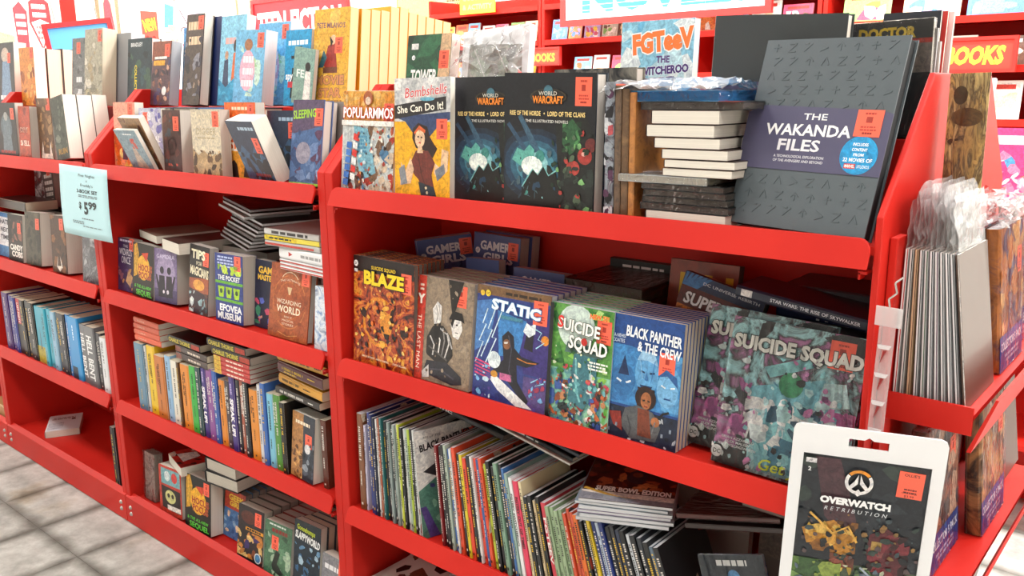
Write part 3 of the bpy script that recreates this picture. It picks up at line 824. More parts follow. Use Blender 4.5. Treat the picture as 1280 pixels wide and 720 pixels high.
b = Book('graphic_novel', 'tan graphic novel with a red spine strip and a black-and-white man aiming', .171, .233, .024, pm('#8d7d6c'), 'grey', False, G2)
def f(p):
    p.rect(0, 0, 1, 1, '#94836f'); p.blobs(['#a2927e', '#857562', '#998974'], 30, (.16, 0, 1, 1), (.05, .14), 3)
    p.rect(0, 0, .16, 1, '#c43a2a')
    p.text('THE LAST MAN', .075, .36, .05, '#f2dcc8', rot=-90, w=.72, wt=.0); p.text('Y', .08, .78, .09, '#f2e6da', wt=.05)
    p.rect(.05, .9, .12, .92, '#f0d8c8'); p.rect(.05, .86, .12, .88, '#f0d8c8')
    p.poly([(.55, 1), (.82, 1), (.7, .72), (.64, .7)], '#26221f')
    p.poly([(.22, .42), (.32, .54), (.5, .56), (.66, .46), (.7, .3), (.6, .2), (.4, .2), (.22, .26)], '#2c2a29'); [p.stroke(q_, .022, c_) for q_, c_ in (([(.28, .44), (.36, .36), (.34, .26)], '#d8d6d2'), ([(.36, .5), (.46, .42), (.44, .28)], '#efeeea'), ([(.5, .54), (.54, .42), (.5, .26)], '#8a8886'), ([(.58, .5), (.62, .4), (.56, .26)], '#d8d6d2'), ([(.26, .34), (.4, .3), (.6, .24)], '#5a5856'), ([(.42, .54), (.6, .48), (.68, .36)], '#c4c2be'))]
    p.poly([(.3, .7), (.38, .78), (.46, .74), (.46, .6), (.4, .54), (.34, .56)], '#e4e2de'); p.poly([(.34, .56), (.46, .58), (.44, .42), (.36, .42)], '#1e1c1c')
    p.poly([(.62, .62), (.7, .68), (.8, .66), (.84, .56), (.78, .46), (.68, .48)], '#e8e6e2'); p.poly([(.6, .64), (.66, .72), (.82, .71), (.87, .62), (.8, .64), (.7, .64), (.66, .56)], '#1c1a1a')
    p.poly([(.24, .2), (.6, .22), (.86, .12), (.88, .05), (.7, .02), (.3, .06), (.2, .12)], '#2f3038')
    p.poly([(.16, .08), (.28, .16), (.3, .04), (.18, .02)], '#d8d6d2')
    p.stroke([(.3, .12), (.5, .14), (.74, .08)], .02, '#4a4b56'); p.poly([(.72, .6), (.76, .605), (.755, .585), (.725, .585)], '#2a2828'); p.stroke([(.72, .52), (.77, .52)], .014, '#6a6866'); p.stroke([(.36, .74), (.4, .66), (.38, .58)], .014, '#8a8886'); p.stroke([(.41, .75), (.44, .66)], .012, '#a8a6a2'); p.spark(['#a89884', '#7a6b5a'], 24, (.17, .0, 1, 1), 6)
b.front(f); b.sticker(.78, .86, w=.034, h=.046); b.face(-1.381, YB, SZ[2], 0, 7, 0)
copies(4, 'copy of the tan graphic novel, %s behind the front one', .171, .233, .024, pm('#8d7d6c'), 'grey', -1.381, YB, SZ[2], 0, 7, 0, 'copies of the tan graphic novel')

st = art_mat(['#1c2a5c', '#2f4590', '#46307a', '#2a6aa8', '#1a1a3c'], 14, 4)
b = Book('graphic_novel', 'blue comic collection with white lightning and a hooded surfer on a white board', .198, .237, .018, st, 'gloss', False, G2)
def f(p):
    p.rect(0, 0, 1, 1, '#2e3f86'); p.poly([(0, .85), (.3, .9), (.2, .5), (0, .4)], '#4a7fc0'); p.poly([(.45, .7), (1, .8), (1, .3), (.7, .3)], '#3a2f7a')
    p.poly([(.3, .8), (.7, .75), (.62, .45), (.35, .4)], '#3f86c8'); p.rect(.7, .0, 1, .28, '#5a4a86'); p.circ(.95, .62, .05, '#e8902a')
    p.rect(0, .92, 1, 1, '#7a5a3a'); p.bars(.35, .9, .955, .025, '#2a1c12', 1)
    for q in (((.16, .8), (.1, .66), (.15, .66), (.06, .5), (.12, .5), (.02, .3)), ((.28, .84), (.18, .62), (.24, .62), (.1, .36)), ((.36, .8), (.24, .55), (.3, .55), (.16, .3))): p.stroke(q, .014, '#d8f2fa')
    for i in range(5): p.poly([(.02, .34 - i * .03), (.24, .31 - i * .03), (.24, .295 - i * .03), (.02, .325 - i * .03)], '#d84a78')
    p.poly([(.38, .58), (.46, .64), (.54, .6), (.56, .5), (.66, .44), (.9, .42), (.74, .36), (.6, .36), (.62, .22), (.8, .06), (.72, .04), (.52, .18), (.36, .26), (.24, .2), (.3, .3), (.42, .38), (.4, .48)], '#20202a')
    p.ell(.45, .52, .05, .045, '#8a5a38'); p.poly([(.68, .52), (.72, .7), (.8, .68), (.8, .5)], '#23232c'); p.poly([(.66, .66), (.7, .74), (.76, .72), (.82, .76), (.82, .66), (.74, .62)], '#e8f4f8')
    p.circ(.29, .36, .09, '#dfeef2'); p.poly([(.22, .2), (.34, .22), (.84, .01), (.62, .0), (.36, .1)], '#eef4f6'); p.ell(.3, .235, .05, .03, '#d89a3a'); p.rect(.38, .2, .54, .26, '#c86a9a')
    p.stroke([(.82, .7), (.9, .68), (.86, .62), (.94, .6), (.84, .54)], .012, '#aee4f6'); p.stroke([(.8, .24), (.92, .3), (.86, .22), (.97, .26)], .012, '#9adcf4')
    p.stroke([(.47, .6), (.52, .48), (.5, .3), (.56, .2)], .012, '#4a4a5a'); p.stroke([(.6, .42), (.74, .4), (.86, .41)], .012, '#c87a2c'); p.poly([(.41, .535), (.47, .545), (.46, .525), (.42, .52)], '#e8e4e0'); p.spark(['#7ab8e8', '#5a4a9a', '#c8e4f4'], 26, (0, 0, .26, .3), 3); p.spark(['#7ab8e8', '#5a4a9a', '#a83a5a'], 22, (.78, 0, 1, .3), 5)
    p.text('STATIC', .55, .84, .09, '#e6f6fb', w=.66, wt=.05, out='#2d6aa8', outw=.05, rot=-3); p.rect(.35, .735, .65, .765, '#4a90a8')
    p.circ(.08, .93, .03, '#e8c23a'); p.circ(.16, .935, .035, '#f0d23a'); p.text('DC', .16, .935, .02, '#1a1a1a', w=.04, wt=.02)
b.front(f); b.sticker(.87, .84, w=.036, h=.048); b.face(-1.199, YB, SZ[2], -1, 6.6, -.4)
copies(5, 'copy of the blue lightning collection, %s behind the front one', .198, .237, .018, st, 'gloss', -1.199, YB, SZ[2], -1, 6.6, -.4, 'copies of the blue lightning collection')

sg = art_mat(['#2c5a30', '#5fa83a', '#8fc8a8', '#3a7a8a', '#c8e0c8'], 18, 6)
b = Book('graphic_novel', 'green and teal graphic novel with a tombstone and white title on the second shelf', .147, .23, .016, sg, 'gloss', False, G2)
def f(p):
    p.rect(0, .45, 1, 1, '#5fa04a'); p.blobs(['#8fce5a', '#3f8a3a', '#b8e08a', '#2f6a34'], 40, (0, .4, 1, 1), (.02, .09), 3, 2.5)
    p.circ(.42, .82, .3, '#cfe4dc'); p.blobs(['#8a4a2c', '#c46a3a', '#e8e4dc', '#3a5aa0', '#a8322a', '#2a3a3c', '#c8885a'], 70, (0, 0, 1, .36), (.03, .1), 5)
    p.poly([(.35, .2), (.42, .62), (.78, .6), (.8, .3), (.6, .14)], '#3f7a86'); p.stroke([(.45, .56), (.48, .3), (.55, .2)], .03, '#7ac0c4'); p.stroke([(.7, .56), (.68, .34), (.74, .24)], .025, '#9ad0d0')
    p.poly([(.26, .6), (.86, .6), (.84, .68), (.3, .69)], '#4a6a66'); p.bars(.32, .8, .645, .03, '#25403e', 1)
    p.blobs(['#e8e8e4', '#c84a5a', '#2a2a30', '#6ab0b8'], 24, (.2, .2, 1, .5), (.03, .07), 8)
    p.spark(['#e8e4dc', '#2a3a3c', '#c46a3a', '#7a2a24', '#3a5aa0', '#8fd0c8'], 80, (.05, .0, 1, .42), 3)
    p.spark(['#2f6a34', '#b8e08a', '#e4f0c8', '#24482a'], 30, (.05, .42, 1, .75), 5)
    p.text('SUICIDE', .48, .83, .1, '#f6f4ee', w=.68, wt=.03, out='#223a24', outw=.03, rot=-4); p.text('SQUAD', .64, .69, .11, '#f6f4ee', w=.62, wt=.03, out='#223a24', outw=.03, rot=-4)
    p.text('S', .185, .855, .1, '#d8302a', wt=.03, rot=-4); p.circ(.58, .715, .05, '#c42a24'); p.bars(.65, .97, .56, .015, '#f0f0e8', 3)
    p.rect(0, 0, .06, 1, '#1a1c1e'); p.text('NEW 52!', .8, .94, .04, '#e8322c', w=.3, wt=.03, out='#f0e05a', outw=.04)
b.front(f); b.sticker(.86, .82, w=.033, h=.044); b.face(-.998, YB, SZ[2], -1.5, 5.3, -.4)
copies(6, 'copy of the green tombstone graphic novel, %s behind the front one', .147, .23, .016, sg, 'gloss', -.998, YB, SZ[2], -1.5, 5.3, -.4, 'copies of the green tombstone graphic novel')

bp_ = pm('#1f4f96')
b = Book('graphic_novel', 'blue graphic novel with a woman below two blue faces, heading a thick pile', .146, .231, .011, bp_, 'cream', False, G2)
def f(p):
    p.rect(0, 0, 1, 1, '#1d4a90'); p.rect(0, .28, 1, .76, '#3c86c4'); p.poly([(0, .78), (1, .7), (1, .9), (0, .95)], '#1d4a90'); p.blobs(['#3478b8', '#5aa0d4'], 14, (0, .3, 1, .75), (.08, .18), 4)
    p.ell(.53, .57, .17, .17, '#5fa4d8'); p.poly([(.38, .66), (.44, .74), (.62, .74), (.68, .64), (.53, .67)], '#9ac8ea'); p.stroke([(.44, .58), (.5, .57)], .022, '#12305e'); p.stroke([(.57, .57), (.64, .58)], .022, '#12305e')
    p.poly([(.44, .47), (.62, .47), (.58, .42), (.48, .42)], '#1a3d70'); p.poly([(.53, .58), (.56, .51), (.5, .51)], '#3a7ab8')
    p.ell(.83, .47, .15, .14, '#74b4e2'); p.stroke([(.74, .5), (.8, .485)], .02, '#e8f4fb'); p.stroke([(.87, .49), (.93, .5)], .02, '#e8f4fb'); p.stroke([(.79, .4), (.88, .4)], .02, '#1d4a86'); p.poly([(.68, .56), (.8, .63), (.95, .58), (.97, .5), (.82, .58)], '#2a5f9e')
    p.ell(.2, .48, .17, .13, '#2f70ac'); p.poly([(.12, .52), (.2, .68), (.28, .52)], '#17305a'); p.stroke([(.1, .48), (.17, .46)], .025, '#e8f4fb'); p.stroke([(.24, .46), (.31, .48)], .025, '#e8f4fb')
    p.rect(0, 0, 1, .26, '#16243c'); p.blobs(['#0e1828', '#24344c', '#b8c0c8'], 30, (0, 0, 1, .26), (.02, .06), 6)
    p.circ(.54, .37, .15, '#2a1712'); p.blobs(['#3a2018', '#221210'], 14, (.42, .3, .66, .45), (.05, .08), 2); p.ell(.55, .35, .075, .07, '#a8683e')
    p.poly([(.26, .26), (.44, .3), (.66, .27), (.78, .16), (.72, .04), (.36, .02), (.2, .12)], '#565a5e'); p.poly([(.44, .28), (.6, .28), (.66, .06), (.46, .06)], '#7a3a24'); p.poly([(.02, .2), (.2, .22), (.24, .06), (.1, .1)], '#8a2418')
    p.stroke([(.64, .16), (.8, .28), (.88, .3)], .03, '#1a1a1e'); p.ell(.7, .2, .06, .04, '#a8683e')
    for u_ in range(9): p.rect(.02 + u_ * .11, .04 + .05 * (u_ % 3), .05 + u_ * .11, .07 + .05 * (u_ % 3), '#8a98a8') if not 2 <= u_ <= 6 else None
    p.poly([(.5, .355), (.54, .36), (.535, .345), (.505, .342)], '#2a1712'); p.poly([(.57, .36), (.61, .355), (.605, .342), (.575, .345)], '#2a1712'); p.stroke([(.53, .305), (.58, .305)], .018, '#7a2f24'); p.stroke([(.3, .2), (.36, .1), (.34, .04)], .016, '#3a3e42'); p.stroke([(.7, .2), (.66, .1)], .016, '#74787c'); p.stroke([(.42, .7), (.48, .52)], .01, '#8fc4e8'); p.stroke([(.64, .68), (.6, .5)], .01, '#3a7ab8')
    p.text('BLACK PANTHER', .59, .87, .085, '#f6f7f8', w=.78, wt=.03, rot=-3); p.text('& THE CREW', .68, .765, .078, '#f6f7f8', w=.6, wt=.03, rot=-3); p.text('TA-NEHISI', .1, .83, .03, '#dfe8f0', w=.2); p.text('COATES', .1, .79, .03, '#dfe8f0', w=.18)
b.front(f); b.sticker(.8, .665, w=.032, h=.042); b.face(-.855, YB, SZ[2], .3, 5.3, 0)
copies(8, 'copy of the blue faces graphic novel, %s behind the front one', .146, .231, .011, bp_, 'cream', -.855, YB, SZ[2], .3, 5.3, 0, 'copies of the blue faces graphic novel')

jm = art_mat(['#1a1c22', '#3a3e48', '#a8e0e6', '#24262e', '#c070ac', '#7a8a94'], 11, 9, rough=.25, coat=.6)
def joker(p):
    p.blobs(['#16181e', '#2a2e36'], 10, (0, 0, 1, 1), (.1, .25), 4)
    p.poly([(.2, .55), (.75, .7), (.97, .3), (.8, .02), (.36, .02)], '#7cc4d4'); p.blobs(['#e8f6f8', '#c8eaf0', '#ffffff'], 22, (.2, .2, .95, .5), (.05, .13), 12); p.blobs(['#8fd4dc', '#3f86a4', '#c4eef0', '#2a5a74'], 34, (.38, .05, .8, .62), (.03, .1), 5)  # bright cyan figure; its white blobs put the wrap's glare into the print
    p.poly([(.3, .7), (.62, .82), (.66, .76), (.36, .64)], '#86c8cc'); p.poly([(.72, .5), (.95, .56), (.9, .7), (.75, .68)], '#bfe2e4')
    p.blobs(['#c05aa0', '#8a3a7a', '#d884bc'], 12, (.75, .3, 1, .6), (.04, .09), 3); p.blobs(['#c05aa0', '#9a4a8a', '#e090c0'], 12, (0, .2, .25, .6), (.03, .07), 6); p.circ(.52, .62, .09, '#3a9a6a')
    p.spark(['#c4eef0', '#e8f4f4', '#d884bc', '#8fd4dc', '#1a1c22', '#ffffff'], 90, (0, .02, 1, .78), 5)
    p.text('SUICIDE SQUAD', .52, .845, .09, '#ece9e2', w=.95, wt=.05, out='#141418', outw=.04)
    p.text('BRIAN AZZARELLO', .2, .19, .018, '#e8e8e8', w=.26, wt=.01); p.text('ALEX MALEEV', .2, .165, .018, '#e8e8e8', w=.2, wt=.01); p.text('MATT HOLLINGSWORTH', .2, .14, .018, '#e8e8e8', w=.3, wt=.01)
    p.text('Get Joker!', .66, .085, .075, '#d8e21e', w=.56, shear=.25, wt=.015, rot=2); p.circ(.05, .08, .045, '#f0f0f0'); p.text('DC', .05, .08, .03, '#14161a', w=.06, wt=.02)
def crumple_front(bk, mat, n=14, seed=6):
    """loose film ballooning over the front cover"""
    r = np.random.RandomState(seed); m = MB()
    for j in range(n + 1):
        for i in range(n + 1):
            u, v = i / n, j / n
            m.v.append((u * bk.W, -.0045 - .011 * math.sin(u * math.pi) * math.sin(v * math.pi) ** .7 * (1.15 - v) + r.randn() * .0007, v * bk.H))
    for j in range(n):
        for i in range(n):
            a = j * (n + 1) + i; m.f.append((a, a + 1, a + n + 2, a + n + 1))
    return m.build('loose_film', mat, bk.o, smooth=True)
wrapm = film_mat(gloss=.3, rough=.13, bump=.8, bscale=24)
for k, (xx, yy, rl, lb) in enumerate(((-.712, 1.318, 1.5, 'shrink-wrapped dark hardcover with cracked white title, mostly hidden by its twin'), (-.643, YB + .003, .7, 'shrink-wrapped dark hardcover with cracked white title and orange tag, right end of second shelf'))):
    b = Book('hardcover_book', lb, .228, .253, .016, jm, 'white', True, G2)
    b.front(joker); crumple_front(b, wrapm)
    if k: b.sticker(.84, .87, w=.04, h=.045, y=-.0032)
    b.face(xx, yy, SZ[2], -.7, 14, rl)

# behind the front row
gam = pm('#4a568c')
def gamer(p):
    p.blobs(['#5a6aa4', '#3a4478'], 12, (0, 0, 1, .7), (.1, .2), 3)
    p.text('GAMER', .48, .87, .1, '#e8e4ea', w=.62, wt=.04); p.text('GIRLS', .55, .74, .1, '#e8e4ea', w=.62, wt=.04); p.circ(.12, .8, .05, '#e8e4ea')
b = Book('paperback_book', 'slate blue paperback with block white title turned sideways at the back of second shelf', .14, .205, .03, gam, 'grey', False, 'slate blue paperbacks at the back')
b.front(gamer); b.sticker(.88, .86); b.face(-1.525, 1.455, SZ[2] + .07, 50, 0, -6)
b = Book('paperback_book', 'slate blue paperback with block white title standing tall at the back of second shelf', .15, .21, .032, gam, 'grey', False, 'slate blue paperbacks at the back')
b.front(gamer); b.sticker(.86, .84); b.face(-1.42, 1.50, SZ[2] + .085, 0, 5, 1.2)
b2 = Book('paperback_book', 'slate blue paperback with only its grey page side showing, next to its tall twin', .15, .21, .03, gam, 'grey', False, 'slate blue paperbacks at the back')
b2.face(-1.415, 1.536, SZ[2] + .085, 0, 5, 1.2)
b = Book('paperback_book', 'slate blue paperback with block white title, low behind the lightning collection', .145, .21, .03, gam, 'grey', False, 'slate blue paperbacks at the back')
b.front(gamer); b.sticker(.84, .78); b.face(-1.231, 1.425, SZ[2] + .035, 0, 6, 0)
b = Book('paperback_book', 'plain blue paperback back cover behind the tan graphic novel', .105, .2, .025, pm('#5a6ea8'), 'grey', False)
b.face(-1.372, 1.435, SZ[2] + .05, 0, 4, -2)
# supports: stacks lying at the back of the shelf that the back row stands on
def backstack(xa, xb, y, z, n, t, c, lb, D=.15, pages='grey', wrapit=False, group='books lying at the back of the shelves'):
    for i in range(n):
        nb = Book('paperback_book', lb % nth(i), xb - xa, D, t, pm(c), pages, False, group)
        nb.lying(xa, y, z + i * (t + .0008) + .0004, rnd.uniform(-1, 1), 'bottom')
        if wrapit: nb.wrap(film_mat(gloss=.3, rough=.1, bump=.9, bscale=60), .0005)
backstack(-1.46, -1.31, 1.452, SZ[2], 3, .0225, '#3c4774', 'slate blue paperback lying under the tall one, %s from below', D=.142)
backstack(-1.235, -1.085, 1.425, SZ[2], 1, .033, '#3c4774', 'slate blue paperback lying flat, %s under the low standing one')
backstack(-1.06, -.87, 1.41, SZ[2], 9, .027, '#1c2422', 'black wrapped comic pile behind the tombstone novel, %s from below', D=.17, pages='dark', wrapit=True, group='black wrapped comic pile')
b = Book('graphic_novel', 'black book with small white author names behind the wrapped pile', .16, .268, .02, pm('#151518'), 'dark', False)
def f(p): p.bars(.2, .95, .95, .02, '#d8d8d8', 1)
b.front(f); b.face(-1.06, 1.578, SZ[2], 0, 0, 0)
b = Book('graphic_novel', 'red-brown book with huge yellow letters leaning at the back of second shelf', .15, .3, .022, art_mat(['#7a2a1c', '#8f3a22', '#5a2018'], 8, 3), 'dark', False)
p = Print(.15, .3); p.text('RU', .55, .8, .24, '#d8b81c', w=.8, wt=.04); p.build('cover_print', b.o, lambda a, c, l: (a, -.0003 - l, c))
b.face(-.865, 1.465, SZ[2], 0, 8, 0)
b = Book('graphic_novel', 'black and flame graphic novel with slanted silver hero title at the back', .17, .265, .02, art_mat(['#1a0f0c', '#5a2410', '#d8781c', '#2a1a14', '#0f0f14'], 20, 8), 'dark', False)
def f(p):
    p.poly([(0, .9), (1, .9), (1, 1), (0, 1)], '#1a2f58')
    for i in range(6): p.poly([(.02 + i * .06, 1), (.05 + i * .06, 1), (.02 + i * .03, .88), (0, .88)], '#3a78b8')
    p.text('DC UNIVERSE REBIRTH', .6, .955, .022, '#cfd8e4', w=.7, wt=.01); p.rect(0, .76, 1, .9, '#5a120e'); p.text('SUPERMAN', .52, .825, .085, '#e8eaee', w=.88, wt=.03, out='#1a1a20', outw=.03, shear=.1)
    p.blobs(['#f0a030', '#d86a1c', '#2a1a10', '#0f0c0c'], 40, (0, .4, 1, .74), (.03, .09), 4)
b.front(f); b.face(-.85, 1.40, SZ[2], 0, 10, 12)
b = Book('graphic_novel', 'dark blue space novel lying tilted with small white spine lettering', .1, .255, .02, pm('#161c34'), 'dark', False)
b.spine(lambda p: (p.rect(.04, .2, .12, .8, '#e0e0e0'), p.text('STAR WARS: THE RISE OF SKYWALKER', .55, .5, .3, '#e0e4ec', w=.6, wt=.01)))
b.lying(-.655, 1.366, SZ[2] + .247, 0, 'spine', tilt=7)
b = Book('graphic_novel', 'navy book with thick white letters lying at the back right of second shelf', .12, .22, .045, pm('#1f2f5a'), 'white', False)
b.spine(lambda p: (p.text('THE', .2, .62, .25, '#e8eaee', w=.12, wt=.02), p.text('How', .48, .45, .6, '#e8eaee', w=.3, wt=.04), p.rect(.78, .1, .95, .9, STICK)))
b.lying(-.622, 1.468, SZ[2] + .225, 0, 'spine')
b = Book('graphic_novel', 'dark book lying on top of the navy book with thick white letters', .12, .2, .018, pm('#20202a'), 'white', False)
b.lying(-.61, 1.466, SZ[2] + .2712, 0, 'spine')
backstack(-.63, -.43, 1.42, SZ[2], 8, .0272, '#2a2426', 'dark paperback in the hidden pile behind the wrapped hardcovers, %s from below', D=.16)
# ------------------------------------------------------------------ nearest bay, third shelf: a long leaning row of thin comics
CN = {}
def cname(h):
    l = lin(h); mx, mn = max(l), min(l)
    if mx < .03: return 'black'
    if mx - mn < .06: return 'white' if mx > .55 else ('grey' if mx > .08 else 'charcoal')
    import colorsys
    hh, ss, vv = colorsys.rgb_to_hsv(*[c ** (1 / 2.2) for c in l])
    d = 'dark ' if vv < .45 else ''
    n = 'red' if hh < .03 or hh > .95 else 'orange' if hh < .1 else 'yellow' if hh < .17 else 'green' if hh < .43 else 'teal' if hh < .53 else 'blue' if hh < .68 else 'purple' if hh < .8 else 'pink'
    if n == 'orange' and vv < .65: n = 'brown'; d = ''
    return d + n
G3 = 'thin comics in the long leaning row'
seq = ('#7a4a2c:16 #c9c2d8:5 #26347a:7 #1f2d66:7 #1d2238:6 #dcdcda:4 #a8583a:5 #b8362e:4 #2f6a6a:5 #1b1c20:6 #22262c:6 #8a9896:6 #17181b:6 #93a09c:6 #e2e0da:5 '
       '#b8c23a:6 #16171a:6 #d0d4ce:5 #9fb0a4:6 #a8bc3a:6 #1c1c22:6 #cfd2d0:5').split()
rz = SZ[3]
x = -1.585
cnt = 0
def comic(c, t, x, lean, H=.257, D=.168, y=None, label=None, word=None, yaw=0, pages='gloss'):
    global cnt
    i = cnt; cnt += 1
    nb = Book('comic_book', label or 'thin comic with a %s spine, %s from the left in the leaning row' % (cname(c), nth(i)), D, H, t, plain(c, .38, 'comic_cover', 0, .2), pages, False, G3, 'comic')
    if word:
        ink = '#f0eee8' if dark(c) else '#1c1a1a'
        nb.spine(lambda p: p.text(word, .4, .5, .55, ink, w=.5, wt=.03))
    else: spine_bars(nb, c, 40 + i)
    if i % 3 == 0:
        r = random.Random(i); nb.front(lambda p: p.blobs([c, '#3a3a40', '#a8402e', '#d8c8b0', '#20242c'], 10, (0, 0, 1, 1), (.08, .22), i))
    nb.spine_out(x, y if y is not None else YF + .014 + rnd.uniform(0, .006), rz, lean, yaw)
    return nb
for k, s in enumerate(seq):
    c, t = s.split(':'); t = int(t) / 1000 * 1.25
    lean = 0 if k < 2 else min(4, 1 + k * .12)
    comic(c, t, x, lean, H=.252 if k == 0 else .257 - (.03 if k == 1 else 0) + rnd.uniform(-.006, .006))
    nl = 0 if k + 1 < 2 else min(4, 1 + (k + 1) * .12)
    x += (t + .0014) / math.cos(R(nl)) + .258 * (math.sin(R(nl)) - math.sin(R(lean))) + (.008 if k == 1 else 0)
xrow = x
# the loose white and green comic tipped out of the row
b = Book('comic_book', 'loose comic with a curled white top and dark title, tipped across the leaning row', .15, .26, .004, pm('#c8c8c4'), 'gloss', False, None, 'comic')
def f(p):
    p.rect(0, .5, 1, 1, '#d2d2ce'); p.poly([(0, .45), (1, .75), (1, 0), (0, 0)], '#4a7a6a'); p.poly([(.1, .62), (.5, .72), (.9, .6), (1, .4), (.5, .5)], '#2a2c30'); p.blobs(['#3a5a4a', '#7aa890', '#c8b89a', '#3a3a6a'], 20, (.2, 0, 1, .5), (.05, .14), 3)
    p.text('RISE OF THE', .3, .93, .02, '#222', w=.3); p.text('BLACK PANTHER', .52, .865, .065, '#16161a', w=.9, wt=.04, rot=6)
    p.poly([(0, .3), (.1, .3), (.3, 0), (.12, 0)], '#4a3a7a'); p.rect(.55, .52, .85, .62, '#e8e8e4')
b.front(f); b.sticker(.92, .84)
b.boxed(x - .012, YF + .006, rz, Matrix.Rotation(R(-5), 3, 'Y') @ Matrix.Rotation(R(72), 3, 'Z'))
x += .068
seq2 = ('#7a1f22:5 #18191c:6 #1d1e22:6 #a8b4a4:5 #2a5aa0:5 #dcdedc:4 #d84a2a:7 #1b1b1e:6 #d8c22a:6 #d84428:7 #20242a:6 #e0e0dc:4 #d8402a:6 #2f5a9a:5 #d84e2e:6 #b8c238:6 #1a1b1e:7 #1c1c20:6 #7a9a84:7 #191a1e:6 '
        '#3a6aa8:5 #8fa8a0:5 #e4e6e6:6 #d83a5a:9 #d8c8a0:5 #1c2022:7 #1b1d20:7 #c8b08a:4 #1a1a1c:6 #c83a4a:9 #93a884:6 #8fa480:6 #97ac88:6 #8aa07c:6 #c84a2c:5 #c0462a:5 #c84e30:5 #d86a24:7 #1c1c1e:6 #2a2a2e:6 #d8b82a:5 #1f2f6a:6 #b8c4d8:5 #2a3a7a:6 #16181c:7 #3a3a40:6 #1f2a44:7 #141416:7 #c8ccd2:5 #1a1c20:8 #2a2e36:7 #17181a:8 #5a6a7a:6 #1c1c1e:8').split()
lab = {22: 'white and pink gaming comic with a wavy spine title in the leaning row', 23: 'hot pink gaming comic spine, beside the white and pink one in the leaning row', 29: 'hot pink gaming comic spine farther right in the leaning row, under the loose pile'}
wd = {22: 'FGTEEV SWITCHEROO', 23: 'FGTEEV OUT OF TIME!', 29: 'FGTEEV', }
for k, s in enumerate(seq2):
    c, t = s.split(':'); t = int(t) / 1000 * 1.42
    lf = lambda k: 5 + k * .25 if k < 24 else 11 + (k - 24) * .35
    lean = lf(k)
    comic(c, t, x, lean, H=.243 + rnd.uniform(-.008, .008) - (.02 if k > 21 else 0) - (.02 if k > 24 else 0), label=lab.get(k), word=wd.get(k))
    x += (t + .0016) / math.cos(R(lean)) + .25 * (math.sin(R(lf(k + 1))) - math.sin(R(lean)))
xend = x
# comics slumped over the row
def slump(xmin, y, z, W, H, T, yaw, tilt, c, lb, pages='gloss', fn=None, spine=None, wrap=False, edge='spine', stick=None, pitch=0):
    nb = Book('comic_book' if T < .012 else 'graphic_novel', lb, W, H, T, pm(c) if isinstance(c, str) else c, pages, False, 'loose comics on the leaning row', 'comic')
    if fn: nb.front(fn)
    if spine: nb.spine(spine)
    if stick: nb.sticker(*stick)
    if wrap: nb.wrap(film_mat(gloss=.25, rough=.08, bump=.6, bscale=40), .0008)
    a = {'bottom': 0, 'spine': 90, 'top': 180, 'fore': -90}[edge]
    M = Matrix.Rotation(R(tilt), 3, 'Y') @ Matrix.Rotation(R(yaw), 3, 'Z') @ Matrix.Rotation(R(pitch), 3, 'X') @ rotm(a, 90, 0)
    nb.boxed(xmin, y, z, M)
    return nb
tm = SZ[3] + .27
slump(-1.43, 1.34, .716, .17, .26, .012, 0, 8, '#1a1c20', 'black collected comic sloping above the leaning row, small white spine title', 'dark', spine=lambda p: p.text('STATIC', .25, .5, .5, '#e4e4e4', w=.3, wt=.02))
for i, (dx, c, t, pg, lb) in enumerate(((-1.24, '#d6d4cc', .005, 'white', 'white-edged comic sloping under the black ones above the row'), (-1.238, '#16171b', .009, 'cream', 'black comic sloping down to the loose pile, lowest of three'), (-1.225, '#202632', .009, 'cream', 'navy-black comic sloping down to the loose pile, middle of three'), (-1.21, '#15161a', .009, 'cream', 'black comic sloping down to the loose pile, uppermost of three'))):
    slump(dx, 1.345 + .006 * i, .7065 + (0, .0062, .0165, .0268)[i], .17, .25, t, 0, 10, c, lb, pg, spine=None if i == 0 else (lambda p: p.bars(.1, .7, .5, .4, '#c8c8c4', 1)))
# loose pile with the football edition on top
zt = SZ[3] + .217
def foot(p):
    p.rect(0, 0, 1, 1, '#4a1f16'); p.blobs(['#7a3420', '#a85a34', '#2a120e', '#c8824a', '#5a2a1a'], 46, (0, .28, 1, .92), (.05, .13), 7); p.ell(.55, .6, .12, .16, '#3a3a44'); p.ell(.55, .66, .06, .06, '#8a5a40')
    p.rect(0, 0, 1, .2, '#d8d4cc'); p.stroke([(.02, .25), (.4, .1), (1, .04)], .05, '#c8a040'); p.poly([(0, .16), (.5, .1), (1, .1), (1, 0), (0, 0)], '#8a8f98')
    p.text('SUPER BOWL EDITION', .55, .27, .1, '#f2efe8', w=.82, wt=.05, out='#2a120e', outw=.04); p.bars(.12, .4, .93, .03, '#1a0c0a', 1)
pile = [('#9aa0a6', .007), ('#b8bcc0', .006), ('#8a7a9a', .006), ('#c8ccd0', .006), ('#7a8894', .006), ('#d0d0d0', .005)]
for i, (c, t) in enumerate(pile):
    nb = Book('comic_book', 'glossy magazine in the loose pile on the comics, %s from below' % nth(i) if i < 5 else 'glossy brown magazine with a football edition title on top of the loose pile', .176, .19, t, pm(c), 'gloss', False, 'loose pile of glossy magazines', 'magazine')
    if i == 5: nb.front(foot)
    nb.lying(-.969 + .005 * (i % 2), 1.2245, zt, 24 + rnd.uniform(-2, 2), 'bottom'); zt += t + .002
slump(-.738, 1.30, SZ[3] + .243, .15, .19, .008, 8, -12, '#5a2018', 'dark red comic leaning on the loose pile', 'dark', wrap=True)
slump(-.72, 1.30, SZ[3] + .228, .15, .2, .010, 8, -12, '#2a1714', 'brown-black comic sliding right of the loose pile', 'dark')
cyc = art_mat(['#1a2238', '#2a6ab0', '#c8d0d8', '#20242c', '#7ac04a'], 16, 12, rough=.25, coat=.5)
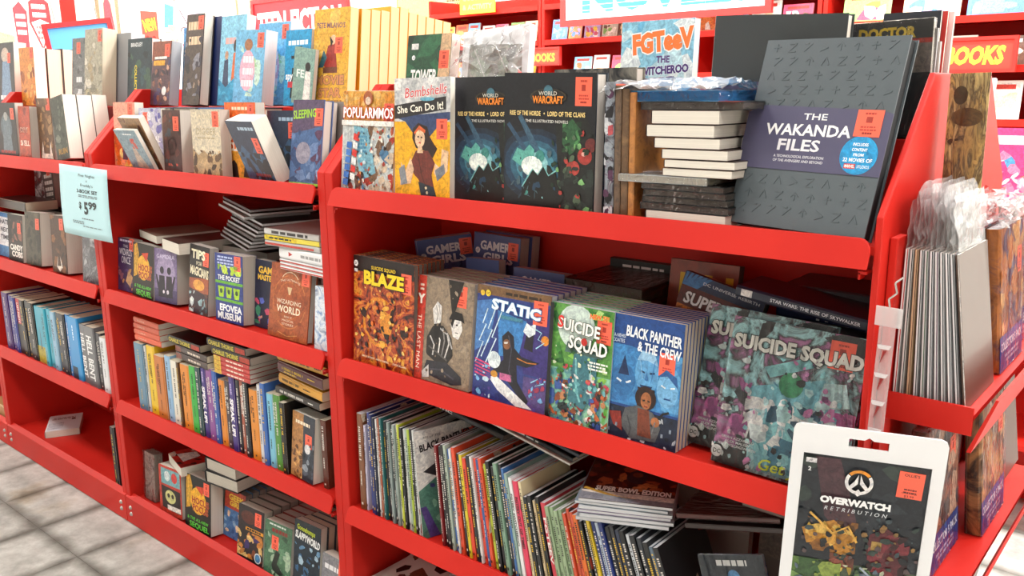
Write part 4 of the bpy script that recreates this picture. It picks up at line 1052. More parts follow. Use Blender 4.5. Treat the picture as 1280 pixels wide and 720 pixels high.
b = Book('comic_book', 'wrapped comic with a bluish armoured figure standing tilted right of the leaning row', .125, .205, .006, cyc, 'gloss', False, None, 'comic')
b.front(lambda p: (p.rect(0, 0, 1, 1, '#3a424c'), p.poly([(.3, .05), (.35, .6), (.5, .8), (.66, .6), (.72, .05)], '#2a62a8'), p.ell(.5, .8, .1, .07, '#5aa0d8'), p.blobs(['#8fb4d8', '#1a2238', '#7ac04a', '#c8d0d8', '#2a6ab0'], 30, (.1, .05, .9, .8), (.04, .12), 3), p.bars(.2, .8, .93, .05, '#e8e8e8', 1)))
b.wrap(film_mat(gloss=.25, rough=.08, bump=.6, bscale=40), .0008)
b.face(-.60, YF + .03, SZ[3], 0, 4, -19)
b = Book('comic_book', 'maroon comic lying at the right end of the comics shelf', .15, .19, .006, pm('#3a1614'), 'dark', False, None, 'comic')
b.boxed(-.60, 1.32, SZ[3] + .30, rotm(4, 84, 4))
b = Book('graphic_novel', 'grey-backed book with a barcode panel standing at the back of the comics shelf', .24, .3, .02, pm('#6a655e'), 'grey', False)
b.front(lambda p: (p.rect(0, .3, 1, 1, '#7a756c'), p.bars(.55, .9, .7, .02, '#5a564e', 6), p.bars(.05, .4, .88, .04, '#4a4640', 2)))
b.face(-.66, 1.53, SZ[3], 0, 6, 0)
b = Book('graphic_novel', 'pale grey book standing at the back behind the loose pile', .22, .31, .02, pm('#a09a92'), 'grey', False)
b.front(lambda p: p.bars(.25, .6, .8, .05, '#3a3632', 1)); b.face(-.90, 1.53, SZ[3], 0, 4, 0)

# bottom deck of the nearest bay: a few comics lying in the shade
for i, (xx, c, lb, yw) in enumerate(((-1.60, '#d8d6d0', 'white-bordered comic lying on the bottom deck of the near bay', 12), (-1.45, '#4a2a20', 'brown comic lying on the bottom deck beside the white-bordered one', -8), (-1.245, '#6a4a30', 'tan comic lying on the bottom deck of the near bay, third along', 5), (-1.05, '#3a2a26', 'dark comic lying on the bottom deck of the near bay, fourth along', 0))):
    n_ = 9 if i == 0 else 7
    for k in range(n_):
        nb = Book('comic_book', (lb if k == n_ - 1 else 'comic %s from below in the pile topped by the %s' % (nth(k), ' '.join(lb.split()[:2]))), .165 if i else .15, .255, .018 if i == 0 else .014, pm(c), 'gloss', False, 'comics lying on the bottom deck', 'comic')
        if k == n_ - 1: nb.front(lambda p: p.blobs(['#5a1f1a', '#2a1614', '#7a4a34'], 18, (.08, .08, .92, .92), (.1, .25), i))
        nb.lying(xx, YF + .02, SZ[4] + k * ((.018 if i == 0 else .014) + .0006), yw if k == n_ - 1 else 0, 'bottom')

# ------------------------------------------------------------------ middle bay, third shelf: spine-out row
B3 = [(-2.714, .058, .228, '#5f86a0', 'worn grey-blue'), (-2.655, .015, .224, '#c9c9c6', 'pale grey'), (-2.639, .051, .231, '#e4bd1e', 'bright yellow'), (-2.587, .06, .209, '#c4722c', 'orange-brown'), (-2.526, .034, .218, '#8fb6d8', 'pale blue'),
      (-2.491, .043, .21, '#e4dfd2', 'cream white'), (-2.447, .013, .211, '#5f452e', 'narrow brown'), (-2.433, .051, .209, '#de882a', 'orange, beside the green spine'), (-2.381, .041, .214, '#30ac3e', 'bright green'), (-2.339, .026, .218, '#26464c', 'dark teal'),
      (-2.312, .026, .232, '#41307c', 'purple, first with white shouted title'), (-2.285, .039, .226, '#8a4c94', 'magenta'), (-2.245, .025, .225, '#2f5aa8', 'royal blue'), (-2.219, .033, .204, '#e0892c', 'orange, between blue and dark spines'), (-2.185, .029, .208, '#3a2f3a', 'dusky brown'),
      (-2.155, .028, .229, '#42317e', 'purple, second with white shouted title'), (-2.126, .02, .222, '#1d1d24', 'black narrow'), (-2.105, .019, .227, '#a6533c', 'brick red'), (-2.085, .023, .236, '#20242c', 'tall charcoal'), (-2.061, .042, .21, '#dd8a2e', 'orange, beside the white spine'),
      (-2.018, .018, .231, '#d6d6da', 'white'), (-1.998, .022, .241, '#3a66b0', 'tall blue'), (-1.975, .029, .216, '#7abfda', 'sky blue'), (-1.945, .033, .219, '#4a882e', 'leaf green'), (-1.911, .024, .205, '#1e1b19', 'black beside the night-city paperback')]
for i, (x, t, h, c, d) in enumerate(B3):
    nb = Book('paperback_book', '%s book spine in the middle bay row' % d if len(d.split()) < 4 else 'book spine %s, middle bay row' % d, .145, h, t - .001, plain(c, .4, 'book_cover', 0, .15), 'cream', False, 'spine-out row of the middle bay')
    if i in (10, 15): nb.spine(lambda p: (p.text('SPEAK UP!', .55, .5, .62, '#f4f0f6', w=.5, wt=.05), p.bars(.08, .26, .5, .3, '#b8a8d8', 1)))
    else: spine_bars(nb, c, 200 + i)
    if i == 2: pass
    if i == 11: nb.front(lambda p: p.blobs(['#b06ab8', '#6a3a80', '#d890c8'], 16, (0, 0, 1, 1), (.08, .2), 2))
    nb.spine_out(x, YF + .016 + (.004 if i % 3 else 0), SZ[3], 0)
b = Book('paperback_book', 'face-out paperback with a golden tree and night city cover, end of the spine row', .102, .181, .045, pm('#2c2f3a'), 'white', False)
def f(p):
    p.rect(0, 0, .5, 1, '#b8824a'); p.rect(.5, 0, 1, 1, '#333a46'); p.blobs(['#d8a864', '#8a5a30', '#6a4426'], 20, (0, 0, .5, .6), (.06, .15), 3); p.blobs(['#4a5564', '#1f242e', '#8a94a0'], 18, (.5, 0, 1, .6), (.05, .14), 5); p.bars(.15, .85, .86, .05, '#f0e2c8', 1); p.circ(.72, .5, .13, '#e8e8ea')
b.front(f); b.sticker(.75, .62, w=.03, h=.036); b.face(-1.878, YF + .02, SZ[3], -2.5, 5, 1.5)
for k in range(3):
    nb = Book('paperback_book', 'red-brown paperback beside the divider, %s right of the night-city paperback' % nth(k), .13, .19 - .01 * k, .022, pm(['#5a2a1c', '#8a4a2a', '#2a2234'][k]), 'cream', False)
    nb.spine_out(-1.752 + .026 * k, YF + .03 + .02 * k, SZ[3], 0); spine_bars(nb, '#5a2a1c', 300 + k)
# lying on top of that row
TOP3 = SZ[3] + .2325
for i in range(4):
    nb = Book('paperback_book', 'orange-red paperback lying on the spine row, %s from below' % nth(i), .14, .165, .0185, pm('#d8542c'), 'white', False, 'orange-red paperbacks lying on the row')
    nb.spine(lambda p: p.text('CHARLIE', .3, .5, .3, '#f2c8b0', w=.3)); nb.lying(-2.705, YF + .02, TOP3 + .004 + i * .0195, 1 - i * .6, 'spine')
def ct(p): p.text('CHARLIE THORNE', .37, .5, .62, '#e8d44a', w=.66, wt=.03); p.rect(.74, .15, .98, .85, '#c8402a')
for i in range(2):
    nb = Book('paperback_book', ['brown paperback lying under the black yellow-lettered one, lower of two', 'brown paperback lying under the black yellow-lettered one, upper of two'][i], .14, .195, .021, pm('#3a2a26'), 'cream', False, 'brown paperbacks lying on the row')
    nb.spine(lambda p: (p.rect(0, .1, .18, .9, '#8a4a3a'), p.bars(.35, .85, .5, .3, '#d8c8b8', 1))); nb.lying(-2.455, YF + .016, TOP3 - .012 + i * .0225, -3, 'spine')
nb = Book('paperback_book', 'black paperback with yellow block lettering lying on the two brown ones', .14, .2, .021, pm('#1c1a1a'), 'cream', False); nb.spine(ct); nb.lying(-2.50, YF + .02, TOP3 + .034, -2, 'spine')
zz = TOP3 - .004
for i in range(6):
    big = i >= 4
    t = .0225 if big else .0128
    nb = Book('paperback_book', ('black paperback with yellow lettering at the %s of the red-spined pile' % ('top' if i == 5 else 'second place') if big else 'thin red-spined paperback lying on the row, %s from below' % nth(i)), .15, .18 if not big else .198, t, pm('#1c1a1a' if big else '#b8302a'), 'grey', False, 'pile of red-spined paperbacks')
    if big: nb.spine(ct)
    else: nb.spine(lambda p: (p.rect(0, 0, .2, 1, '#d8b03a'), p.bars(.3, .9, .5, .35, '#f0d8c8', 1)))
    nb.lying(-2.222 - (.02 if i == 5 else 0) + (.01 if not big else 0), YF + .012, zz, 0, 'spine'); zz += t + .0008
zz = TOP3 - .014
for i, (c, t, w_, yw) in enumerate((('#2a2320', .02, .19, 0), ('#d89a2c', .026, .2, -3), ('#5a2230', .03, .2, -2), ('#c8963a', .022, .2, 3))):
    nb = Book('paperback_book', ['dark paperback at the foot of the pile by the divider', 'mustard yellow paperback second in the pile by the divider', 'plum paperback with orange spine end in the pile by the divider', 'ochre paperback slanting in the pile by the divider', 'grey-brown paperback on top of the pile by the divider'][i], .14, w_, t, pm(c), 'cream', False, 'pile of paperbacks by the divider')
    spine_bars(nb, c, 330 + i, False); nb.lying(-1.925 + .004 * i, YF + .02, zz, yw, 'spine', tilt=3); zz += t + .0065

# ------------------------------------------------------------------ middle bay, second shelf: face-out paperbacks
G4 = 'face-out paperbacks on the second shelf of the middle bay'
def fo(lb, W, H, T, mat, fn, x, y, z, yaw=0, lean=5, roll=0, pages='grey', hard=False, stick=None, group=G4, name='paperback_book'):
    nb = Book(name, lb, W, H, T, mat, pages, hard, group)
    if fn: nb.front(fn)
    if stick: nb.sticker(*stick)
    nb.face(x, y, z, yaw, lean, roll)
    return nb
def f(p):
    p.rect(0, 0, 1, 1, '#35295a'); p.blobs(['#4a3a78', '#2a1f48', '#c8965a', '#8a5a6a'], 26, (0, 0, 1, .45), (.06, .15), 3); p.bars(.1, .9, .96, .04, '#c8c0d8', 1)
    p.text('THE', .5, .86, .05, '#dcd8e4', w=.3); p.text('WIZARDS', .5, .75, .13, '#e4e0ea', w=.8, wt=.0); p.text('ONCE', .52, .6, .14, '#e4e0ea', w=.6); p.poly([(.5, .2), (.7, .4), (.95, .3), (.8, .1)], '#caa070')
fo('purple paperback with pale curly title at the left end of the middle second shelf', .105, .173, .03, pm('#35295a'), f, -2.815, 1.285, SZ[2], lean=6, stick=(.88, .9))
hp = pm('#17130f')
def hoc(p):
    p.rect(0, 0, 1, 1, '#191512'); p.poly([(.05, .95), (.2, 1), (.3, .8), (.22, .4), (.05, .35)], '#d8a020'); p.stroke([(.12, .95), (.16, .7), (.1, .45)], .03, '#f0c040'); p.circ(.52, .56, .3, '#f0b428'); p.poly([(.42, .82), (.75, .86), (.68, .68)], '#d8401c')
    p.text('HOCUS', .6, .56, .12, '#8a1f1a', w=.66, wt=.02, out='#e87a2a', outw=.03); p.text('POCUS', .6, .42, .12, '#8a1f1a', w=.6, wt=.02, out='#e87a2a', outw=.03)
    p.text('& THE ALL-NEW', .5, .2, .06, '#5ac83a', w=.8, wt=.02); p.text('SEQUEL', .55, .09, .1, '#6ad84a', w=.75, wt=.02)
fo('black and yellow paperback with a moon and green lettering on the middle second shelf', .134, .171, .03, hp, hoc, -2.690, YB, SZ[2], -.5, 6, 1)
def f(p):
    p.rect(0, 0, 1, 1, '#7a6a94'); p.ell(.5, .55, .42, .35, '#a294b8'); p.poly([(0, 0), (1, 0), (1, .25), (0, .25)], '#4a4068')
    for u in (.34, .66): p.ell(u, .6, .09, .07, '#221c2c'); p.poly([(u - .16, .1), (u + .16, .1), (u + .12, .5), (u - .12, .5)], '#221c2c')
    p.poly([(.06, .5), (.12, .52), (.24, .3), (.18, .22)], '#221c2c'); p.poly([(.94, .5), (.88, .52), (.76, .3), (.82, .22)], '#221c2c'); p.text('GAMORA', .5, .86, .08, '#cfc6de', w=.8)
    p.circ(.42, .2, .04, '#e8e4ee'); p.circ(.6, .2, .05, '#e8e4ee')
fo('violet paperback with two black silhouettes and grey page side on the middle second shelf', .131, .165, .052, pm('#6a5a84'), f, -2.548, YB, SZ[2], .8, 6.5, -2)
def f(p):
    p.rect(0, 0, 1, 1, '#1f1c1e'); p.rect(0, 0, 1, .5, '#3a2a34'); p.poly([(0, .5), (1, .55), (1, .3), (0, .35)], '#a8583a'); p.ell(.5, .42, .3, .08, '#e8a44a'); p.blobs(['#8fb0b8', '#d8e4e4', '#3a5058', '#5a3a34'], 24, (0, 0, 1, .32), (.07, .16), 4)
    p.text('TIPS', .45, .87, .13, '#f2e8c8', w=.7, wt=.04); p.text('FOR', .5, .74, .06, '#f2e8c8', w=.3); p.text('MAGICIANS', .52, .62, .13, '#f2e8c8', w=.95, wt=.03, rot=-3)
fo('dark paperback with cream capitals over a waterfall at sunset, middle second shelf', .108, .2, .03, pm('#1f1c1e'), f, -2.347, YB, SZ[2], -1.2, 6, 2, stick=(.84, .82))
def f(p):
    p.rect(0, 0, 1, 1, '#2c3f8c'); p.bars(.08, .7, .95, .025, '#b8c4e8', 4); p.rect(0, .3, 1, .34, '#6ab830'); p.rect(0, .56, 1, .6, '#6ab830'); p.text('THE POCKET', .5, .65, .07, '#f0f4f0', w=.8, wt=.03)
    p.blobs(['#b4d82c', '#88b820', '#d0ec50'], 14, (.1, .7, .95, .84), (.06, .16), 3)
    for u in (.22, .5, .78): p.poly([(u - .12, .52), (u + .12, .52), (u + .08, .36), (u - .08, .36)], '#a8d428'); p.circ(u, .45, .05, '#2a4a2a')
    p.text('EFOVEA', .55, .21, .1, '#f2f4f6', w=.8, wt=.04); p.text('MUSEUM', .5, .09, .1, '#f2f4f6', w=.85, wt=.04)
fo('blue and lime green paperback with rows of cups on the middle second shelf', .138, .192, .045, pm('#2c3f8c'), f, -2.197, YB, SZ[2], 0, 4.5, -1, stick=(.82, .88))
def f(p):
    p.rect(0, 0, 1, 1, '#1d2340'); p.text('GAME', .55, .86, .1, '#e8b83a', w=.8, wt=.04); p.text('MASTERS', .55, .75, .08, '#e8b83a', w=.85, wt=.04); p.blobs(['#c84a6a', '#3a8a6a', '#5a6ac8', '#e8a08a', '#2a2a5a'], 22, (0, .05, 1, .45), (.08, .18), 4)
fo('navy paperback with gold block title half hidden on the middle second shelf', .1, .187, .025, pm('#1d2340'), f, -2.052, 1.302, SZ[2], 0, 6, 0)
def f(p):
    p.rect(0, 0, 1, 1, '#a8542c'); p.ring(.5, .5, .4, .42, '#c8783e'); p.ring(.5, .52, .28, .3, '#bb6a36'); p.blobs(['#b26034', '#9a4a26'], 20, (0, 0, 1, 1), (.08, .18), 3)
    p.ring(.5, .68, .25, .265, '#f0d8b8', 40, 140); p.text('THE ULTIMATE', .5, .8, .03, '#f2dcc0', w=.5, wave=.03); p.poly([(.44, .7), (.56, .7), (.52, .6), (.48, .6)], '#e8c898')
    p.text('WIZARDING', .5, .5, .06, '#f6e6cc', w=.62); p.text('WORLD', .5, .4, .095, '#f6e6cc', w=.6, wt=.02); p.text('BOOK OF', .5, .3, .025, '#f2dcc0', w=.2); p.text('MAGICAL', .5, .25, .03, '#f2dcc0', w=.3); p.text('STORIES', .5, .2, .03, '#f2dcc0', w=.3); p.stroke([(.25, .08), (.5, .04), (.75, .08)], .012, '#d89a5a')
fo('copper-brown hardcover with cream lettering on the middle second shelf', .168, .195, .022, pm('#a8542c'), f, -1.945, YB, SZ[2], .5, 9, 0, 'grey', True, (.88, .86), name='hardcover_book')
fo('maroon book half hidden beside the copper-brown hardcover', .07, .19, .02, pm('#5a201c'), None, -1.758, 1.30, SZ[2])
fo('blue and white patterned book wedged against the near divider', .075, .16, .02, art_mat(['#3a78b8', '#e4ecf2', '#1f4a80'], 30, 3), None, -1.745, YB, SZ[2])
# lying behind and over them
nb = Book('paperback_book', 'white-edged paperback lying open-paged over the violet one', .15, .21, .034, pm('#4a3a34'), 'white', False); nb.lying(-2.50, 1.262, SZ[2] + .172, -10, 'bottom')
nb = Book('paperback_book', 'paperback lying behind on the purple and black ones, white page edge', .19, .2, .024, pm('#8a7a6a'), 'white', False); nb.lying(-2.74, 1.30, SZ[2] + .180, -12, 'bottom')
zz = SZ[2]
backs = [('#3a2a26', .026)] * 7
for i, (c, t) in enumerate(backs):
    nb = Book('paperback_book', 'dark paperback in the hidden pile under the wrapped magazines, %s from below' % nth(i), .24, .16, t, pm(c), 'grey', False, 'hidden pile under the wrapped magazines'); nb.lying(-2.34, 1.39, zz + .0004, 0, 'bottom'); zz += t + .001
zz = SZ[2] + .20
for i in range(11):
    t = .0075
    nb = Book('comic_book', 'wrapped comic magazine in the tilted pile on the middle second shelf, %s from below' % nth(i), .26, .19, t, pm(['#4a3a34', '#8a8480', '#2a2422', '#b8b2ac', '#5a4a44'][i % 5]) if i < 10 else art_mat(['#1a0f0d', '#5a2a20', '#2a1614', '#8a4a34'], 14, 3), 'gloss', False, 'tilted pile of wrapped comic magazines', 'magazine')
    if i in (3, 6, 10): nb.wrap(film_mat(gloss=.32, rough=.08, bump=1.0, bscale=50), .0012)
    nb.lying(-2.355 + .012 * i * (1 if i < 8 else 0) + .03 * (i > 8), 1.33, zz, -16 + rnd.uniform(-.6, .6), 'bottom', tilt=3); zz += t + .0038
zz = SZ[2] + .185
for i, (c, t, tx) in enumerate((('#e6e6e6', .008, None), ('#e4e4e6', .008, None), ('#dcdcde', .008, None), ('#e6e6e8', .03, 'r'), ('#b8b8b6', .014, None), ('#e8d84a', .012, 'y'), ('#d0d0ce', .016, 'k'))):
    nb = Book('graphic_novel', ['white and red thin book low in the right pile of the middle second shelf', 'white and red thin book, second in the right pile of the middle second shelf', 'white and red thin book, third in the right pile of the middle second shelf', 'white book with a small red mark in the right pile', 'grey magazine under the yellow-lettered one in the right pile', 'magazine with a yellow lettered edge in the right pile', 'grey lettered magazine on top of the right pile'][i], .17, .22, t, pm(c), 'white', False, 'right pile on the middle second shelf')
    if tx == 'y': nb.spine(lambda p: (p.rect(0, 0, .6, 1, '#e8d02a'), p.bars(.04, .56, .5, .4, '#2a2a20', 1)))
    elif tx == 'k': nb.spine(lambda p: p.bars(.06, .9, .5, .45, '#3a3a3a', 1))
    elif tx == 'r': nb.spine(lambda p: (p.poly([(.2, .3), (.2, .7), (.28, .5)], '#c8302a'), p.bars(.4, .9, .5, .25, '#9a9a9a', 1)))
    else: nb.spine(lambda p: p.rect(0, .2, .9, .6, '#c8463a'))
    nb.lying(-1.895 - (.05 if i >= 4 else 0), YF + .03, zz + .0004, -3 if i < 4 else 2, 'spine'); zz += t + .0014
backstack(-1.93, -1.70, 1.36, SZ[2], 7, .0245, '#3a2a2a', 'dark paperback in the hidden pile under the right pile, %s from below', D=.16)
for i in range(3):
    fo('dim dark paperback standing at the back of the middle second shelf, %s from the left' % nth(i), .15, .33 - .01 * i, .02, pm(['#1f1616', '#2a2018', '#16241a'][i]), (lambda p: p.bars(.1, .8, .93, .03, '#6a5a50', 1)), -2.35 + .2 * i, 1.565, SZ[2], lean=0, group='dim books at the back')

# ------------------------------------------------------------------ middle bay, bottom deck
G5 = 'books on the bottom deck of the middle bay'
Z4 = SZ[4]
nb = fo('red book in crumpled clear wrap against the left divider, bottom deck', .07, .17, .03, art_mat(['#b8281f', '#e8d8d0', '#5a1814'], 20, 2), None, -2.795, 1.29, Z4, 0, 4, 0, 'white', False, None, G5); nb.wrap(film_mat(gloss=.3, rough=.1, bump=1., bscale=60), .002)
def f(p):
    p.rect(0, 0, 1, 1, '#c43a2a'); p.rect(.1, .62, .95, .95, '#7ab0b8'); p.circ(.38, .8, .13, '#d8e6e6'); p.circ(.7, .8, .13, '#d8403a'); p.poly([(.12, .12), (.95, .08), (.95, .55), (.1, .58)], '#1f1a18'); p.ell(.5, .38, .24, .14, '#cfd08a'); p.circ(.42, .4, .06, '#1f1a18'); p.circ(.6, .4, .06, '#1f1a18'); p.rect(.35, .1, .95, .2, '#e8e4dc')
fo('red paperback with a grinning skull cover on the bottom deck', .134, .165, .04, pm('#b8301f'), f, -2.655, YB, Z4, 2, 4.5, -2.5, 'white', False, None, G5)
fo('black and yellow paperback with a moon, biggest on the bottom deck, white page side', .15, .178, .045, hp, hoc, -2.495, YB, Z4, .9, 6, -1.5, 'white', False, (.84, .84), G5)
for i in range(2): fo('black-backed book behind the moon paperback on the bottom deck, %s' % ('nearer' if i == 0 else 'farther'), .128, .17, .03, pm('#1a1618'), None, -2.49 + .015 * i, YB + .055 + .036 * i, Z4, .9, 4, 0, 'white', True, None, G5)
nb = Book('paperback_book', 'red and black paperback lying across the skull paperback', .15, .2, .032, pm('#b8241c'), 'white', False)
nb.front(lambda p: (p.rect(0, 0, 1, 1, '#c02a20'), p.blobs(['#1f1614', '#e8d8c8', '#1f1614', '#8a1f18'], 22, (0, 0, 1, 1), (.08, .2), 4), p.poly([(.2, .1), (.7, .1), (.6, .4), (.3, .4)], '#f0ece8')))
nb.lying(-2.635, 1.272, Z4 + .172, -14, 'bottom', tilt=0)
for i in range(3): nb = Book('hardcover_book', 'black-covered white-paged hardcover lying flat, %s from below, bottom deck' % nth(i), .155, .2, .042, pm('#1a1a1e'), 'white', True, 'hardcovers lying on the bottom deck'); nb.lying(-2.395 + .012 * i, 1.29 + .004 * i, Z4 + .184 + i * .0432, 6 - 3 * i, 'bottom')
backstack(-2.40, -2.22, 1.456, Z4, 4, .045, '#201a1c', 'hidden hardcover under the lying hardcovers, %s from below', D=.14)
def f(p): p.rect(0, .6, 1, 1, '#c8442c'); p.rect(0, 0, 1, .6, '#4a78b0'); p.text('GEEK', .55, .85, .12, '#f0c83a', w=.7, wt=.04); p.text('GIRL', .5, .72, .1, '#f0c83a', w=.5, wt=.04); p.blobs(['#8fb0d0', '#e8c8a8', '#2f5a90'], 14, (0, 0, 1, .55), (.08, .18), 2)
gm = pm('#54799f')
fo('blue paperback with a red top and yellow title on the bottom deck', .11, .157, .024, gm, f, -2.345, 1.318, Z4, 1.2, 8, .5, 'grey', False, None, G5)
copies(4, 'blue-backed paperback in file, %s behind the red-topped one', .11, .157, .024, gm, 'grey', -2.345, 1.318, Z4, 1.2, 8, .5, 'file of blue paperbacks', name='paperback_book')
def f(p):
    p.rect(0, 0, 1, 1, '#2a2024'); p.ell(.4, .8, .3, .12, '#5a2a20'); p.rect(.3, .56, 1, .62, '#e8a02c'); p.bars(.35, .9, .59, .035, '#1a1410', 1); p.blobs(['#c8823a', '#3a2a6a', '#8a4a2a', '#e8c27a', '#1f1830'], 30, (0, .05, 1, .54), (.07, .17), 6); p.circ(.82, .12, .13, '#dfe8ea'); p.circ(.82, .12, .1, '#4a86b8')
fo('dark paperback with an orange band and violet picture, head of a thick file, bottom deck', .124, .165, .03, pm('#2a2024'), f, -2.194, YB, Z4, 2.2, 8.5, -1, 'white', False, (.78, .82), G5)
copies(6, 'grey-paged paperback in file, %s behind the orange-banded one', .124, .163, .03, pm('#4a4038'), 'grey', -2.194, YB, Z4, 2.2, 8.5, -1, 'file behind the orange-banded paperback', name='paperback_book')
def f(p): p.rect(0, 0, 1, 1, '#4f7a5c'); p.blobs(['#6a9a78', '#3a5a44', '#a8c4a8'], 20, (0, 0, 1, .8), (.08, .2), 3); p.bars(.2, .9, .85, .07, '#8a2a28', 1); p.poly([(.3, .2), (.45, .5), (.6, .45), (.5, .25), (.75, .1), (.6, .05), (.35, .1)], '#26302a'); p.bars(.15, .85, .95, .03, '#d8e0d8', 1)
fo('sage green paperback with a dark figure and red title on the bottom deck', .122, .16, .028, pm('#4f7a5c'), f, -2.056, YB, Z4, 2.5, 8.5, -.8, 'white', False, (.4, .62), G5)
copies(4, 'paperback in file, %s behind the sage green one', .122, .158, .028, pm('#7a2a22'), 'grey', -2.056, YB, Z4, 2.5, 8.5, -.8, 'file behind the sage green paperback', name='paperback_book')
def f(p): p.rect(0, 0, 1, 1, '#20303c'); p.blobs(['#3a6a94', '#6a9ac0', '#a8c8dc', '#16222c'], 34, (0, 0, 1, .68), (.06, .17), 5); p.text('Goosebumps', .45, .9, .07, '#c8d83a', w=.7, wt=.03, rot=-4); p.text('SLAPPYWORLD', .52, .78, .1, '#f2f4f4', w=.94, wt=.04, out='#1a2630', outw=.03, rot=-6)
fo('steel blue paperback with white spooky lettering at the right of the bottom deck', .114, .208, .022, pm('#20303c'), f, -1.913, YB, Z4, 1.5, 7.5, -.8, 'white', False, (.84, .2), G5)
copies(5, 'dark-spined paperback in file, %s behind the steel blue one', .114, .205, .022, pm('#2a3036'), 'cream', -1.913, YB, Z4, 1.5, 7.5, -.8, 'file behind the steel blue paperback', name='paperback_book', dx=.005)
def f(p): p.rect(0, 0, 1, 1, '#8a8c92'); p.bars(.1, .9, .78, .09, '#e8e8ea', 1)
fo('grey paperback cut off by the near divider on the bottom deck', .1, .15, .03, pm('#8a8c92'), f, -1.790, YB, Z4, .5, 8, 1, 'white', False, (.85, .85), G5)
# ------------------------------------------------------------------ left bay
G6 = 'face-out paperbacks on the second shelf of the left bay'
def f(p): p.rect(0, 0, 1, 1, '#4a86b8'); p.rect(.1, .25, .95, .9, '#e6eaee'); p.text('HATE', .5, .8, .1, '#22303c', w=.6, wt=.04); p.text('NEXT', .55, .62, .1, '#22303c', w=.6, wt=.04); p.text('TIME', .55, .45, .1, '#22303c', w=.6, wt=.04)
fo('white and blue paperback with stacked dark capitals at the far left of the second shelf', .148, .175, .03, pm('#4a86b8'), f, -3.86, 1.285, SZ[2], 0, 7, 0, 'white', False, None, G6)
def f(p): p.rect(0, 0, 1, 1, '#23201f'); p.text('CANDY', .55, .3, .12, '#efe8e0', w=.85, wt=.04); p.text('COBS', .6, .16, .12, '#efe8e0', w=.75, wt=.04); p.blobs(['#4a3a34', '#8a5a4a'], 12, (.1, .4, 1, .9), (.1, .2), 2)
fo('black paperback with two lines of cream capitals on the left second shelf', .139, .182, .028, pm('#23201f'), f, -3.70, YB, SZ[2], 0, 5, -.5, 'white', False, (.78, .72), G6)
def f(p): p.rect(0, 0, 1, 1, '#4a4638'); p.blobs(['#3a372c', '#5f5a48', '#2a2820'], 20, (0, 0, 1, 1), (.1, .25), 3)
fo('olive-brown paperback with thick white page side on the left second shelf', .134, .2, .055, pm('#4a4638'), f, -3.53, YB, SZ[2], .5, 5.5, -2, 'white', False, (.82, .78), G6)
def f(p): p.rect(0, 0, 1, 1, '#4a3020'); p.blobs(['#6a4428', '#8a5a34', '#2f1f16'], 24, (0, 0, 1, 1), (.08, .2), 4); p.poly([(.3, .1), (.42, .3), (.36, .12), (.6, .12), (.56, .3), (.7, .1), (.5, .02)], '#efe6da')
fo('brown paperback with pale antlers and wide white page side, left second shelf', .121, .207, .075, pm('#4a3020'), f, -3.29, YB, SZ[2], .3, 4, -2, 'white', False, (.75, .85), G6)
fo('grey-spotted book pressed against the left bay divider behind the price sheet', .12, .2, .03, art_mat(['#8a8c90', '#3a3a44', '#c8c8cc'], 22, 3), None, -3.05, YB, SZ[2], 0, 5, 0, 'white', False, None, G6)
nb = Book('paperback_book', 'cream-paged paperback lying on top of the left second shelf books', .12, .3, .036, pm('#3a3430'), 'cream', False); nb.lying(-3.85, 1.30, SZ[2] + .199, 0, 'spine', up=True)
fo('grey and white paperback standing upright behind on the left second shelf', .11, .18, .03, art_mat(['#8a8c90', '#e4e4e6', '#3a3a40', '#a8302a'], 22, 5), None, -3.82, 1.44, SZ[2] + .185, 0, 4, 0, 'grey', False, None, None)
b = fo('dark paperback with pale capitals and tan page side leaning behind, left second shelf', .1, .18, .07, pm('#4a4442'), (lambda p: (p.bars(.15, .9, .7, .08, '#e8e4e0', 3), p.bars(.15, .9, .3, .08, '#e8e4e0', 3))), -3.69, 1.43, SZ[2] + .185, 0, 3, -8, 'grey', False, (.6, .82), None)
backstack(-3.83, -3.45, 1.43, SZ[2], 6, .0298, '#2f2926', 'hidden paperback under the leaning ones of the left bay, %s from below', D=.13)

C3 = [(-3.833, .058, .238, '#4a2c70', 'dark purple'), (-3.774, .04, .232, '#3b2c7c', 'violet'), (-3.733, .031, .23, '#25368e', 'royal blue'), (-3.701, .045, .229, '#b21f22', 'red and black'), (-3.654, .04, .23, '#1a1a1f', 'plain black'), (-3.613, .038, .235, '#202028', 'charcoal with white lettering'), (-3.575, .052, .233, '#17181c', 'black with tall white lettering'),
      (-3.521, .073, .226, '#2f9db6', 'wide teal with yellow foot'), (-3.447, .035, .229, '#3aa6bc', 'teal, second of three'), (-3.41, .042, .232, '#36a0b8', 'teal, third of three'), (-3.367, .041, .229, '#8ab4d0', 'pale blue'), (-3.325, .041, .23, '#26303c', 'slate'), (-3.283, .04, .233, '#141c2c', 'midnight blue with white lettering'),
      (-3.242, .026, .236, '#1f7cc6', 'narrow sky blue'), (-3.215, .085, .236, '#2a90d0', 'wide sky blue'), (-3.129, .044, .220, '#6c6c70', 'grey with white capitals, first'), (-3.084, .08, .222, '#6a6a6e', 'grey with white capitals, second'), (-3.003, .036, .208, '#2c2c34', 'dark at the right end'), (-2.966, .047, .2, '#dfe2e6', 'white at the right end')]
